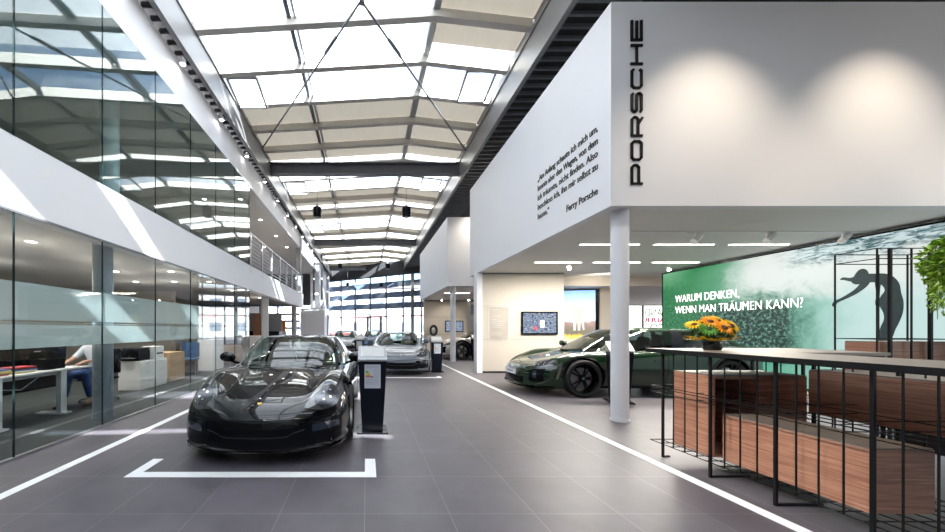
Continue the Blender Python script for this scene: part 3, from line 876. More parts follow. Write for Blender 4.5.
dv.prism([cp(*p) for p in spline(torso)][::-1], -.004, -.001)
head = [(135,262),(150,232),(168,212),(190,208),(206,222),(206,246),(192,264),(172,272),(150,274)]
dv.prism([cp(*p) for p in spline(head)][::-1], -.0045, -.0012)
arm1 = [(206,246),(214,262),(196,286),(160,312),(120,332),(88,346),(72,356),(66,370),(52,364),(60,346),(86,334),(118,316),(150,294),(180,262)]
dv.prism([cp(*p) for p in spline(arm1)][::-1], -.005, -.0014)
arm2 = [(160,238),(130,246),(100,244),(86,254),(104,256),(130,262),(160,264)]
dv.prism([cp(*p) for p in spline(arm2)][::-1], -.0055, -.0016)
arm3 = [(236,262),(258,270),(256,300),(254,330),(250,352),(240,366),(236,348),(242,320),(238,294)]
dv.prism([cp(*p) for p in spline(arm3)][::-1], -.006, -.0018)
dv.build('diver_picture', DIV, pw)

# ------------------------------------------------------------------ cars
def pchip(xs, ys, x):
    xs = np.array(xs, float); ys = np.array(ys, float); h = np.diff(xs); d = np.diff(ys)/h
    m = np.zeros(len(xs)); m[0] = d[0]; m[-1] = d[-1]
    for i in range(1, len(xs)-1):
        if d[i-1]*d[i] > 0:
            w1 = 2*h[i]+h[i-1]; w2 = h[i]+2*h[i-1]; m[i] = (w1+w2)/(w1/d[i-1]+w2/d[i])
    i = int(np.clip(np.searchsorted(xs, x)-1, 0, len(xs)-2)); t = (x-xs[i])/h[i]; t = min(max(t, 0), 1)
    return float(ys[i]*(2*t**3-3*t*t+1) + h[i]*m[i]*(t**3-2*t*t+t) + ys[i+1]*(3*t*t-2*t**3) + h[i]*m[i+1]*(t**3-t*t))

def car_paint(name, col, flake=0.0, rough=.28, metal=.35):
    m = mat(name, col, rough, metal=metal, coat=1.0, var=.03)
    return m

def body_surface(S):
    T = S['tab']; keys = T['y']; Lc = keys[-1]
    ys = []
    a = keys[0]
    dense = [0, .02, .05, .09, .14] + list(np.arange(.2, Lc-.18, .07)) + [Lc-.14, Lc-.09, Lc-.05, Lc-.02, Lc]
    rings = []
    for y in dense:
        g = {k: pchip(keys, T[k], y) for k in T if k != 'y'}
        W, zc, zf, zs, zm, z0 = g['W'], g['zc'], g['zf'], g['zs'], g['zm'], g['z0']
        xf = S.get('xf', .72)
        zv = zc*.72 + zf*.28 + g.get('v', 0)
        pts = [(0, zc), (.22*W, zc-.003), (.46*W, zv), ((xf-.12)*W, zv*.3+zf*.7), (xf*W, zf), ((xf+.12)*W, zf-.022-.05*(zf-zs)), (.955*W, zs), (1.0*W, zm),
               (.99*W, (zm*.45+z0*.55)), (.955*W, z0+.03), (.90*W, z0), (.5*W, z0-.005), (0, z0-.005)]
        P = spline(pts, False, 4)
        ring = []
        fb = max(0, 1 - y/S['bl']); rb = max(0, 1-(Lc-y)/S['brl'])
        for x, z in P:
            q = min(1.1, abs(x)/.9)
            yy = y + S['bow']*fb*q**S.get('bp', 2.6) - S['rbow']*rb*q**2.6
            ring.append(Vector((x, yy, z)))
        rings.append(ring)
    return rings

def body_mesh(S):
    rings = body_surface(S); n = len(rings[0])
    full = []
    for r in rings:
        full.append(r + [Vector((-p.x, p.y, p.z)) for p in r[-2:0:-1]])
    m = len(full[0])
    def cap(r, sgn):
        zc = (r[0].z + r[n-1].z)/2; out = []
        for k in (.8, .55, .3):
            out.append([Vector((p.x*k, 0, zc+(p.z-zc)*k)) for p in r])
        fb = S['bow'] if sgn < 0 else -S['rbow']; yb = 0 if sgn < 0 else S['tab']['y'][-1]
        for k, rr_ in zip((.8, .55, .3), out):
            for p in rr_:
                q = min(1.1, abs(p.x)/.9); p.y = yb + fb*q**(S.get('bp', 2.6) if sgn < 0 else 2.6) + sgn*.02*(1-k)
        return out, Vector((0, yb+sgn*.02, zc))
    fcap, fc = cap(full[0], -1); rcap, rc = cap(full[-1], 1)
    seq = fcap[::-1] + full + rcap
    vs = [p for r in seq for p in r]; fs = []
    for i in range(len(seq)-1):
        for j in range(m): fs.append((i*m+j, i*m+(j+1) % m, (i+1)*m+(j+1) % m, (i+1)*m+j))
    o = len(vs); vs += [fc, rc]
    for j in range(m): fs.append((o, (j+1) % m, j)); fs.append((o+1, (len(seq)-1)*m+j, (len(seq)-1)*m+(j+1) % m))
    return vs, fs

def boolean_diff(me, cutters, mats):
    a = bpy.data.objects.new('tmp_a', me); COL.objects.link(a)
    cs = []
    for c in cutters:
        mc = bpy.data.meshes.new('tmp_c'); mc.from_pydata([tuple(v) for v in c.v], [], c.f)
        bm = bmesh.new(); bm.from_mesh(mc); bmesh.ops.recalc_face_normals(bm, faces=bm.faces); bm.to_mesh(mc); bm.free()
        mc.materials.append(mats)
        oc = bpy.data.objects.new('tmp_c', mc); COL.objects.link(oc); cs.append(oc)
        md = a.modifiers.new('b', 'BOOLEAN'); md.operation = 'DIFFERENCE'; md.object = oc; md.solver = 'EXACT'
        try: md.material_mode = 'TRANSFER'
        except Exception: pass
    dg = bpy.context.evaluated_depsgraph_get()
    out = bpy.data.meshes.new_from_object(a.evaluated_get(dg))
    bpy.data.objects.remove(a)
    for oc in cs: bpy.data.objects.remove(oc)
    return out

def strip_patch(bvh, top, bot, direction, off=.004, sub=4, k=5, origin=3.0, mirror=False, smooth_pts=True):
    """patch draped on a body: top/bot are polylines in the projection plane"""
    d = Vector(direction)
    if smooth_pts: top = spline(top, False, k); bot = spline(bot, False, k)
    vs = []; ok = True; last = None
    for a, b in zip(top, bot):
        for j in range(sub+1):
            t = j/sub; u = a[0]*(1-t)+b[0]*t; v = a[1]*(1-t)+b[1]*t
            if abs(d.y) > .5: o = Vector((u, -d.y*origin + (2.5 if d.y < 0 else 0) + (0 if d.y > 0 else 2.5), v))
            elif abs(d.x) > .5: o = Vector((-d.x*origin, u, v))
            else: o = Vector((u, v, origin))
            h, nrm, _, _ = bvh.ray_cast(o, d)
            if h is None: h = last if last is not None else o + d*origin; nrm = -d
            if nrm.dot(d) > 0: nrm = -nrm
            last = h; vs.append(h + nrm*off)
    fs = []; c = sub+1
    for i in range(len(top)-1):
        for j in range(sub): fs.append((i*c+j, (i+1)*c+j, (i+1)*c+j+1, i*c+j+1))
    mb = MB().add(vs, fs)
    return mb

def mirror_mb(mb):
    return MB().add([(-v[0], v[1], v[2]) for v in mb.v], [tuple(reversed(f)) for f in mb.f])

def cabin(S):
    C = S['cab']; nt = 120; nz = 12; nd = 7
    def plan(y0, y1, w, ex, ey, th):
        c, s_ = math.cos(th), math.sin(th)
        x = w*math.copysign(abs(s_)**(2/ex), s_); yc = (y0+y1)/2; hy = (y1-y0)/2
        return Vector((x, yc - hy*math.copysign(abs(c)**(2/ey), c), 0))
    grid = []
    for j in range(nz+1):
        t = j/nz; row = []
        bulge = C.get('bulge', .03)*math.sin(PI*t)
        for i in range(nt):
            th = 2*PI*i/nt
            a = plan(C['yb'][0], C['yb'][1], C['wb'], C.get('ex', 3.4), C.get('ey', 2.6), th); b = plan(C['yt'][0], C['yt'][1], C['wt'], C.get('ext', 3.0), C.get('eyt', 2.4), th)
            p = a.lerp(b, t); r = 1 + bulge/ max(.4, p.length if False else 1)
            q = (p.y - C['yb'][0])/(C['yb'][1]-C['yb'][0])
            zb = C['zb'][0]*(1-q) + C['zb'][1]*q
            qt = (p.y - C['yt'][0])/(C['yt'][1]-C['yt'][0])
            zt_ = C['zt'] - C.get('drop', .05)*max(0, qt-.35)**2
            p.x *= 1 + bulge; p.z = zb*(1-t) + zt_*t + C.get('zbulge', .025)*math.sin(PI*t)*(1 if abs(math.cos(th)) > .5 else .3)
            row.append(p)
        grid.append(row)
    yc = (C['yt'][0]+C['yt'][1])/2
    for k in range(1, nd):
        f = 1-k/nd; row = []
        for p in grid[nz]:
            q = Vector((p.x*f, yc+(p.y-yc)*f, p.z + C['dome']*(1-f*f)*1.0)); row.append(q)
        grid.append(row)
    vs = [p for r in grid for p in r]; cen = len(vs); vs.append(Vector((0, yc, sum(p.z for p in grid[nz])/nt + C['dome'])))
    sets = {'windshield': [], 'side_l': [], 'side_r': [], 'rear': [], 'roof': [], 'blackout': []}
    rows = len(grid)
    for j in range(rows-1):
        for i in range(nt):
            f = (j*nt+i, j*nt+(i+1) % nt, (j+1)*nt+(i+1) % nt, (j+1)*nt+i)
            key = 'roof'
            if j < nz:
                t = (j+.5)/nz; th = 2*PI*(i+.5)/nt
                thd = math.degrees(th) if th <= PI else math.degrees(2*PI-th)
                side = 'side_l' if th < PI else 'side_r'
                yq = sum((grid[j][i].y, grid[j][(i+1) % nt].y))/2
                if thd < C['aw'] and t < .97: key = 'windshield'
                elif C['a0'] < thd < C['a1'] and .04 < t < .90:
                    key = side
                    for pb in C.get('pillars', ()):
                        if abs(thd-pb) < 1.6: key = 'blackout'
                elif thd > C['ar'] and .12 < t < .93: key = 'rear'
            sets[key].append(f)
    for i in range(nt): sets['roof'].append(((rows-1)*nt+i, (rows-1)*nt+(i+1) % nt, cen))
    return vs, sets

def sub_mb(vs, fs):
    idx = {}; nv = []; nf = []
    for f in fs:
        g = []
        for i in f:
            if i not in idx: idx[i] = len(nv); nv.append(vs[i])
            g.append(idx[i])
        nf.append(tuple(g))
    return MB().add(nv, nf)

def wheel(parent, x, y, r, wdt, rimm, side, spokes=5, double=True):
    """side=-1 outer face to -x"""
    w_ = MB(); Mr = Matrix.Translation((x, y, r)) @ Matrix.Rotation(side*PI/2, 4, 'Y')
    hw = wdt/2; ri = r*.79
    w_.lathe([(ri, -hw*.9), (r*.93, -hw), (r-.006, -hw*.75), (r, -hw*.4), (r, hw*.4), (r-.006, hw*.75), (r*.93, hw), (ri, hw*.92), (ri-.01, hw*.8), (ri-.01, -hw*.9)], Mr, 48)
    wo = w_.build('wheel', RUBBER, parent, smooth=True)
    rm = MB()
    rm.lathe([(ri+.004, hw*.92), (ri-.006, hw*.95), (ri-.018, hw*.80), (ri-.022, -hw*.5), (ri-.03, -hw*.5), (ri-.03, hw*.7)], Mr, 48)
    for i in range(spokes):
        for dlt in ((-.16, .16) if double else (0,)):
            a = 2*PI*i/spokes + PI/2; aa = a + dlt
            p = Mr @ Vector((math.cos(a+dlt*.8)*.045, math.sin(a+dlt*.8)*.045, hw*.55)); q = Mr @ Vector((math.cos(aa)*(ri-.01), math.sin(aa)*(ri-.01), hw*.82))
            ax = (Mr.to_3x3() @ Vector((0, 0, 1)))
            rm.bar(p, q, .030, .022, up=ax)
    rm.lathe([(.001, hw*.66), (.03, hw*.66), (.07, hw*.58), (.075, hw*.3)], Mr, 24)
    rm.build('rim', rimm, wo, smooth=True)
    MB().lathe([(.001, hw*.10), (ri*.72, hw*.10), (ri*.72, hw*.02), (.001, hw*.02)], Mr, 32).build('brake_disc', ALU, wo)
    MB().lathe([(.001, hw*.69), (.022, hw*.68), (.03, hw*.655)], Mr, 16).build('hub_cap', RIMS, wo)
    return wo

def seat(parent, x, y, z, m, recl=.22):
    s_ = MB()
    M = Matrix.Translation((x, y, z)) @ Matrix.Rotation(-recl, 4, 'X')
    def pad(pts, a, b, MM): s_.prism(spline(pts, True, 3), a, b, MM)
    pad([(-.22, 0), (.22, 0), (.25, .3), (.20, .52), (.12, .58), (.11, .70), (.07, .76), (-.07, .76), (-.11, .70), (-.12, .58), (-.20, .52), (-.25, .3)], -.05, .07, M)
    s_.box((x-.24, y-.50, z-.04), (x+.24, y+.02, z+.10))
    return s_.build('seat', m, parent, smooth=True, bevel=.02)

BOX = dict(
    tab=dict(
        y=[0, .07, .22, .50, .90, 1.30, 1.62, 2.4, 2.9, 3.4, 3.85, 4.20, 4.34, 4.38],
        W=[.72, .80, .865, .895, .90, .892, .885, .885, .895, .905, .895, .86, .80, .74],
        zc=[.45, .545, .615, .705, .79, .85, .870, .72, .90, .93, .915, .84, .74, .60],
        zf=[.43, .53, .645, .775, .850, .845, .855, .88, .91, .93, .90, .82, .72, .58],
        zs=[.38, .46, .55, .65, .71, .72, .73, .74, .78, .80, .79, .72, .62, .50],
        zm=[.30, .34, .38, .46, .50, .52, .54, .55, .58, .60, .58, .52, .46, .42],
        z0=[.17, .13, .12, .12, .14, .14, .14, .14, .14, .14, .16, .20, .24, .30],
        v=[0, 0, -.008, -.018, -.022, -.012, 0, 0, 0, 0, 0, 0, 0, 0]),
    bow=.36, bl=1.3, rbow=.30, brl=1.2, xf=.74,
    cab=dict(yb=(1.26, 3.55), yt=(1.86, 2.75), wb=.79, wt=.585, zb=(.842, .925), zt=1.235, dome=.035, aw=43, a0=51, a1=118, ar=146, drop=.10, bulge=.03, ex=3.8, ey=3.0, ext=3.6, eyt=2.9, zbulge=.03),
    wb=(.92, 3.395), wr=.335, ww=.25, wx=.775)

TAY = dict(
    tab=dict(
        y=[0, .06, .20, .50, .95, 1.40, 1.8, 2.6, 3.2, 3.9, 4.3, 4.70, 4.90, 4.97],
        W=[.72, .82, .90, .95, .975, .968, .96, .96, .97, .985, .98, .94, .88, .80],
        zc=[.46, .57, .635, .715, .80, .875, .93, .94, .96, .98, 1.0, 1.0, .95, .70],
        zf=[.44, .54, .64, .775, .875, .895, .905, .94, .96, 1.0, 1.0, .98, .93, .66],
        zs=[.40, .48, .56, .67, .75, .77, .80, .83, .86, .88, .88, .85, .78, .60],
        zm=[.34, .38, .42, .50, .56, .58, .60, .62, .64, .66, .66, .60, .55, .50],
        z0=[.18, .15, .14, .15, .18, .18, .18, .18, .18, .18, .20, .24, .28, .34],
        v=[0, 0, -.01, -.03, -.035, -.02, 0, 0, 0, 0, 0, 0, 0, 0]),
    bow=.34, bl=1.2, rbow=.26, brl=1.0, xf=.76,
    cab=dict(yb=(1.28, 4.82), yt=(2.15, 4.15), wb=.81, wt=.59, zb=(.895, .985), zt=1.345, dome=.055, aw=34, a0=41, a1=141, ar=152, drop=.10, bulge=.02, pillars=(90, 117), ex=4.6, ey=2.4, ext=3.6, eyt=2.4, zbulge=.02),
    wb=(1.03, 3.93), wr=.372, ww=.26, wx=.845)

def make_car(name, loc, rz, S, paint, roofm, rimm, label, kind, rear=True, plate=False, glassm=None, seatm=None):
    root = empty(name, loc, rz, label, 'car')
    vs, fs = body_mesh(S)
    me = bpy.data.meshes.new('body'); me.from_pydata([tuple(v) for v in vs], [], fs)
    bm = bmesh.new(); bm.from_mesh(me); bmesh.ops.recalc_face_normals(bm, faces=bm.faces)
    bm.to_mesh(me)
    bvh = BVHTree.FromBMesh(bm); bm.free()
    me.materials.append(paint)
    cut = []
    for yw in S['wb']:
        for sx in (-1, 1):
            cut.append(MB().cyl((sx*(S['wx']-S['ww']*.62), yw, S['wr']+.005), (sx*1.2, yw, S['wr']+.005), S['wr']+.035, n=48))
    # cockpit tub
    C = S['cab']
    y0, y1 = C['yb'][0]+.30, C['yb'][1]-.55
    tub = MB().box((-C['wb']+.12, y0, .42), (C['wb']-.12, y1, 1.3)); cut.append(tub)
    out = boolean_diff(me, cut, BLACK)
    out.name = 'body'
    body = link('body', out, None, root); out.shade_smooth(); out.set_sharp_from_angle(angle=math.radians(32))
    vs, sets = cabin(S)
    gm = glassm or GLASSA
    sub_mb(vs, sets['roof']).build('roof', roofm, root, smooth=True, recalc=False)
    for sg in (-1, 1):
        fs_ = [f for f in sets['blackout'] if vs[f[0]].x*sg > 0]
        if fs_: sub_mb(vs, fs_).build('window_pillar', BLACKG, root, smooth=True, recalc=False)
    sub_mb(vs, sets['windshield']).build('windshield', gm, root, smooth=True, recalc=False)
    for k_ in ('side_l', 'side_r'): sub_mb(vs, sets[k_]).build('side_window', gm, root, smooth=True, recalc=False)
    sub_mb(vs, sets['rear']).build('rear_window', gm, root, smooth=True, recalc=False)
    # frame around the windshield (black strip, thin tube along its edge)
    # wheels
    for yw in S['wb']:
        for sx in (-1, 1): wheel(root, sx*(S['wx']), yw, S['wr'], S['ww'], rimm, sx)
    # interior
    sm = seatm or INTERL
    for sx in (-.36, .36):
        seat(root, sx, y0+ .95, .45, sm)
        if kind == 'long': seat(root, sx, y0+1.9, .48, sm)
    d = MB()
    prof = [(y0-.02, .60), (y0+.30, .60), (y0+.34, .80), (y0+.18, C['zb'][0]+.03), (y0-.08, C['zb'][0]+.0)]
    Mz = Matrix(((0, 1, 0, 0), (1, 0, 0, 0), (0, 0, 1, 0), (0, 0, 0, 1)))
    d.prism(prof, -C['wb']+.13, C['wb']-.13, Mz)
    d.build('dashboard', INTER, root)
    st = MB(); Ms = Matrix.Translation((.36, y0+.48, .86)) @ Matrix.Rotation(math.radians(68), 4, 'X')
    pts = [Ms @ Vector((math.cos(2*PI*i/24)*.18, math.sin(2*PI*i/24)*.18, 0)) for i in range(25)]
    st.tube(pts, .014, 6); st.bar(Ms @ Vector((-.17, 0, 0)), Ms @ Vector((.17, 0, 0)), .05, .02); st.bar(Ms @ Vector((0, 0, 0)), Ms @ Vector((0, -.17, 0)), .03, .02)
    st.build('steering_wheel', BLACK, root, smooth=True)
    FR = (0, 1, 0)
    for sx in (-1, 1):
        if kind == 'box':
            hl = strip_patch(bvh, [(.45, .575), (.50, .665), (.59, .755), (.69, .785), (.765, .74)], [(.445, .555), (.54, .535), (.64, .525), (.74, .555), (.805, .655)], FR, .005, 6, 5)
            hi = strip_patch(bvh, [(.52, .63), (.59, .71), (.67, .735), (.73, .71)], [(.545, .575), (.62, .56), (.69, .575), (.755, .65)], FR, .009, 5, 4)
        else:
            hl = strip_patch(bvh, [(.50, .60), (.58, .665), (.68, .72), (.78, .735), (.84, .70)], [(.50, .575), (.60, .565), (.70, .565), (.80, .60), (.855, .665)], FR, .005, 6, 5)
            hi = strip_patch(bvh, [(.58, .635), (.66, .685), (.74, .705)], [(.60, .60), (.68, .60), (.77, .63)], FR, .009, 5, 4)
        if sx < 0: hl = mirror_mb(hl); hi = mirror_mb(hi)
        h_ = hl.build('headlight', mat('headlight_glass', (.03, .033, .036), .05, coat=1.0, spec=.6), root, smooth=True)
        hi.build('reflector', mat('headlight_reflector', (.05, .052, .06), .12, metal=.3), h_, smooth=True)
        led = MB()
        cs = ((.61, .675), (.67, .69), (.62, .615), (.68, .63)) if kind == 'box' else ((.64, .655), (.70, .67), (.65, .62), (.72, .635))
        for (cx, cz) in cs:
            h, nn, _, _ = bvh.ray_cast(Vector((sx*cx, -3, cz)), Vector((0, 1, 0)))
            if h: led.ball(h + Vector((0, -.012, 0)), .014, 8, (1, .5, 1))
        led.build('led_unit', mat('led_white', (.55, .57, .6), .2), h_, smooth=True)
        if kind == 'box':
            si = strip_patch(bvh, [(.40, .43), (.55, .445), (.70, .45), (.80, .44)], [(.46, .215), (.58, .205), (.72, .21), (.80, .23)], FR, .004, 4, 4)
            dr = strip_patch(bvh, [(.53, .405), (.65, .412), (.77, .412)], [(.53, .335), (.65, .342), (.775, .35)], FR, .010, 3, 4)
        else:
            si = strip_patch(bvh, [(.60, .52), (.70, .54), (.80, .55)], [(.58, .29), (.70, .27), (.81, .30)], FR, .004, 4, 4)
            dr = strip_patch(bvh, [(.63, .50), (.70, .51)], [(.66, .36), (.72, .35)], FR, .010, 3, 4)
        if sx < 0: si = mirror_mb(si); dr = mirror_mb(dr)
        si.build('side_intake', BLACK, root, smooth=True)
        dr.build('daytime_light', mat('daytime_lens', (.02, .03, .05), .15, coat=1.0), root, smooth=True)
        # mirror
        mx_ = C['wb']+.03; my = C['yb'][0]+.42; mz = C['zb'][0]+.07
        mm = MB()
        mm.ball((sx*(mx_+.10), my, mz+.04), .115, 16, (1.0, .55, .66))
        mo = mm.build('side_mirror', paint, root, smooth=True)
        MB().bar((sx*(mx_-.06), my-.02, mz-.05), (sx*(mx_+.06), my, mz-.01), .06, .03).build('mirror_arm', BLACK, mo)
        MB().box((sx*(mx_+.10)-.08, my+.055, mz-.0), (sx*(mx_+.10)+.08, my+.076, mz+.09)).build('mirror_glass', GLASSD, mo)
        # door seams and handle
        y_a, y_b = (1.55, 2.72) if kind == 'box' else (1.62, 2.72)
        sm_ = MB()
        def seam(p, q):
            s1 = strip_patch(bvh, [p, ((p[0]+q[0])/2, (p[1]+q[1])/2), q], [(p[0]+.007, p[1]), ((p[0]+q[0])/2+.007, (p[1]+q[1])/2), (q[0]+.007, q[1])], (-sx, 0, 0), .0015, 1, 5)
            sm_.add(s1.v, s1.f)
        seam((y_a, .80), (y_a+.06, .24)); seam((y_b, .84), (y_b-.06, .26))
        if kind != 'box': seam((3.55, .88), (3.30, .40))
        s1 = strip_patch(bvh, [(y_a+.06, .245), ((y_a+y_b)/2, .245), (y_b-.06, .265)], [(y_a+.06, .238), ((y_a+y_b)/2, .238), (y_b-.06, .258)], (-sx, 0, 0), .0015, 1, 5); sm_.add(s1.v, s1.f)
        sm_.build('door_seam', BLACK, root)
        hd = strip_patch(bvh, [(y_b-.28, .735), (y_b-.18, .745), (y_b-.08, .735)], [(y_b-.28, .705), (y_b-.18, .698), (y_b-.08, .705)], (-sx, 0, 0), .012, 2, 4)
        hd.build('door_handle', paint, root, smooth=True)
        sk = strip_patch(bvh, [(1.35, .22), (2.3, .22), (S['wb'][1]-.45, .22)], [(1.35, .15), (2.3, .15), (S['wb'][1]-.45, .15)], (-sx, 0, 0), .012, 2, 5)
        sk.build('side_skirt', BLACK, root, smooth=True)
    if kind == 'box':
        g1 = strip_patch(bvh, [(-.46, .42), (-.38, .385), (0, .375), (.38, .385), (.46, .42)], [(-.48, .20), (-.36, .185), (0, .178), (.36, .185), (.48, .20)], FR, .005, 4, 5)
        g1.build('grille', BLACK, root, smooth=True)
        g2 = strip_patch(bvh, [(-.46, .372), (-.36, .345), (-.28, .312), (0, .308), (.28, .312), (.36, .345), (.46, .372)], [(-.46, .358), (-.36, .331), (-.28, .298), (0, .294), (.28, .298), (.36, .331), (.46, .358)], FR, .016, 2, 6)
        g2.build('grille_bar', mat('grille_bar', (.015, .017, .02), .3), root, smooth=True)
        lip = strip_patch(bvh, [(-.84, .165), (-.5, .15), (0, .145), (.5, .15), (.84, .165)], [(-.82, .135), (-.5, .122), (0, .118), (.5, .122), (.82, .135)], FR, .02, 2, 5)
        lip.build('front_lip', paint, root, smooth=True)
        slot = strip_patch(bvh, [(-.84, .485), (-.45, .47), (0, .46), (.45, .47), (.84, .485)], [(-.84, .472), (-.45, .457), (0, .447), (.45, .457), (.84, .472)], FR, .003, 1, 6)
        slot.build('bumper_seam', BLACK, root, smooth=True)
    else:
        g1 = strip_patch(bvh, [(-.46, .36), (-.3, .35), (0, .345), (.3, .35), (.46, .36)], [(-.44, .225), (-.3, .21), (0, .205), (.3, .21), (.44, .225)], FR, .006, 4, 5)
        g1.build('grille', BLACK, root, smooth=True)
        lip = strip_patch(bvh, [(-.88, .20), (-.5, .18), (0, .175), (.5, .18), (.88, .20)], [(-.86, .165), (-.5, .15), (0, .147), (.5, .15), (.86, .165)], FR, .03, 2, 5)
        lip.build('front_lip', BLACK, root, smooth=True)
        arch = MB()
        for sx in (-1, 1):
            for yw in S['wb']:
                R0, R1 = S['wr']+.037, S['wr']+.068
                t_ = [(yw-math.cos(PI*q/14)*R0, S['wr']+math.sin(PI*q/14)*R0) for q in range(15)]; b_ = [(yw-math.cos(PI*q/14)*R1, S['wr']+math.sin(PI*q/14)*R1) for q in range(15)]
                s1 = strip_patch(bvh, t_, b_, (-sx, 0, 0), .010, 2, 1, smooth_pts=False); arch.add(s1.v, s1.f)
        arch.build('wheel_arch_cladding', BLACKG, root, smooth=True)
    # hood shut lines
    hs_ = MB()
    for sx in (-1, 1):
        for (xa, ya, xb, yb_) in ((.46, .40, .60, 1.22),):
            s1 = strip_patch(bvh, [(sx*xa, ya), (sx*(xa+xb)/2, (ya+yb_)/2), (sx*xb, yb_)], [(sx*xa+.006, ya), (sx*(xa+xb)/2+.006, (ya+yb_)/2), (sx*xb+.006, yb_)], (0, 0, -1), .001, 1, 5); hs_.add(s1.v, s1.f)
    s1 = strip_patch(bvh, [(-.46, .40), (0, .20), (.46, .40)], [(-.46, .407), (0, .207), (.46, .407)], (0, 0, -1), .001, 1, 8); hs_.add(s1.v, s1.f)
    hs_.build('hood_seam', BLACK, root)
    # crest
    h, nn, _, _ = bvh.ray_cast(Vector((0, .16, 3)), Vector((0, 0, -1)))
    if h:
        cre = MB().prism([(-.018, .02), (.018, .02), (.02, -.003), (0, -.028), (-.02, -.003)], -.004, .0, Matrix.Translation(h + nn*.002) @ nn.to_track_quat('-Y', 'Z').to_matrix().to_4x4())
        cre.build('hood_crest', mat('crest_gold', (.55, .38, .10), .35, metal=.8), root)
    # wipers
    wp = MB()
    for (xa, xb) in ((-.50, .05), (.02, .58)):
        wp.bar((xa, C['yb'][0]+.07, C['zb'][0]+.02), (xb, C['yb'][0]+.03, C['zb'][0]+.012), .018, .012)
    wp.build('wiper', BLACK, root)
    if plate:
        h, nn, _, _ = bvh.ray_cast(Vector((0, -3, .43)), Vector((0, 1, 0)))
        p_ = MB().box((-.26, h.y-.03, .375), (.26, h.y-.015, .49)).build('number_plate', mat('plate_white', (.85, .85, .86), .4), root)
        text_mesh('plate_text', plate, .07, BLK, Matrix.Translation((-.16, h.y-.032, .405)), p_, width=.32, extrude=.001, bold=.001) if plate is not True else MB().box((-.15, h.y-.032, .42), (.15, h.y-.0305, .445)).build('plate_print', mat('plate_grey', (.25, .25, .28), .5), p_)
        MB().box((-.26, h.y-.0318, .480), (.26, h.y-.0302, .488)).build('plate_edge', mat('plate_grey2', (.3, .3, .32), .5), p_)
    # rear lights
    y_e = S['tab']['y'][-1]
    rl_ = strip_patch(bvh, [(-.78, .80 if kind != 'box' else .74), (0, .84 if kind != 'box' else .78), (.78, .80 if kind != 'box' else .74)], [(-.80, .76 if kind != 'box' else .66), (0, .80 if kind != 'box' else .745), (.80, .76 if kind != 'box' else .66)], (0, -1, 0), .006, 3, 6, origin=3.5)
    rl_.build('rear_light', mat('rear_light', (.35, .01, .01), .15, coat=1.0), root, smooth=True)
    return root

def recolour(root, paint, roofm, frm, frr):
    for o in [root] + list(root.children_recursive):
        if o.type != 'MESH': continue
        for i, s_ in enumerate(o.material_slots):
            if s_.material == frm: 
                s_.link = 'OBJECT'; o.material_slots[i].material = paint
            elif s_.material == frr:
                s_.link = 'OBJECT'; o.material_slots[i].material = roofm

P_BLACK = car_paint('paint_black', (.002, .002, .003), rough=.3, metal=0.0); P_BLACK.node_tree.nodes['Principled BSDF'].inputs['Specular IOR Level'].default_value = 0.05
P_GREY = car_paint('paint_grey_blue', (.085, .105, .135), rough=.45, metal=0)
P_SILV = car_paint('paint_silver', (.42, .43, .44))
P_GREEN = car_paint('paint_dark_green', (.003, .019, .005), rough=.22, metal=.2); P_GREEN.node_tree.nodes['Principled BSDF'].inputs['Specular IOR Level'].default_value = 0.2
P_CHALK = car_paint('paint_champagne', (.42, .40, .36), rough=.3, metal=.4)
P_BLUE = car_paint('paint_dark_blue', (.03, .06, .10))
SOFT = mat('soft_top', (.010, .010, .012), .65)

car1 = make_car('sports_car', (-1.09, 3.27, 0), 0, BOX, P_BLACK, BLACKG, RIM, 'glossy black sports car in the marked bay at the front left', 'box')
car1.scale = (1.035, 1, 1)
def other(src, loc, rz, label, paint, roofm, frm, frr, sc=1.0):
    c = copy_tree(src); c.location = loc; c.rotation_euler = (0, 0, rz); c['label'] = label
    bpy.context.view_layer.update()
    recolour(c, paint, roofm, frm, frr)
    return c
car2 = other(car1, (1.02, 9.72, 0), math.radians(-3), 'grey blue sports car in the second floor bay, behind the dark info stand', P_GREY, P_GREY, P_BLACK, BLACKG)
car3 = other(car1, (-1.30, 19.6, 0), 0, 'silver sports car far back, between the black and the grey blue cars', P_SILV, P_SILV, P_BLACK, BLACKG)
car4 = other(car1, (.62, 23.2, 0), 0, 'dark blue car farthest back, mostly hidden behind the grey blue car', P_BLUE, SOFT, P_BLACK, BLACKG)
car5 = make_car('estate_car', (3.30, 7.60, 0), -PI/2, TAY, P_GREEN, P_GREEN, RIM, 'dark green estate car with black wheels behind the round column', 'long', plate=True, glassm=GLASSD, seatm=INTER)
car6 = other(car5, (3.25, 16.15, 0), -PI/2, 'champagne silver car in front of the far beige wall', P_CHALK, P_CHALK, P_GREEN, None)
car6.location.y = 15.75; car6.scale = (1, 1, 1.06)
for o in list(car6.children):
    if o.name.startswith('number_plate'):
        for c_ in list(o.children): bpy.data.objects.remove(c_)
        bpy.data.objects.remove(o)

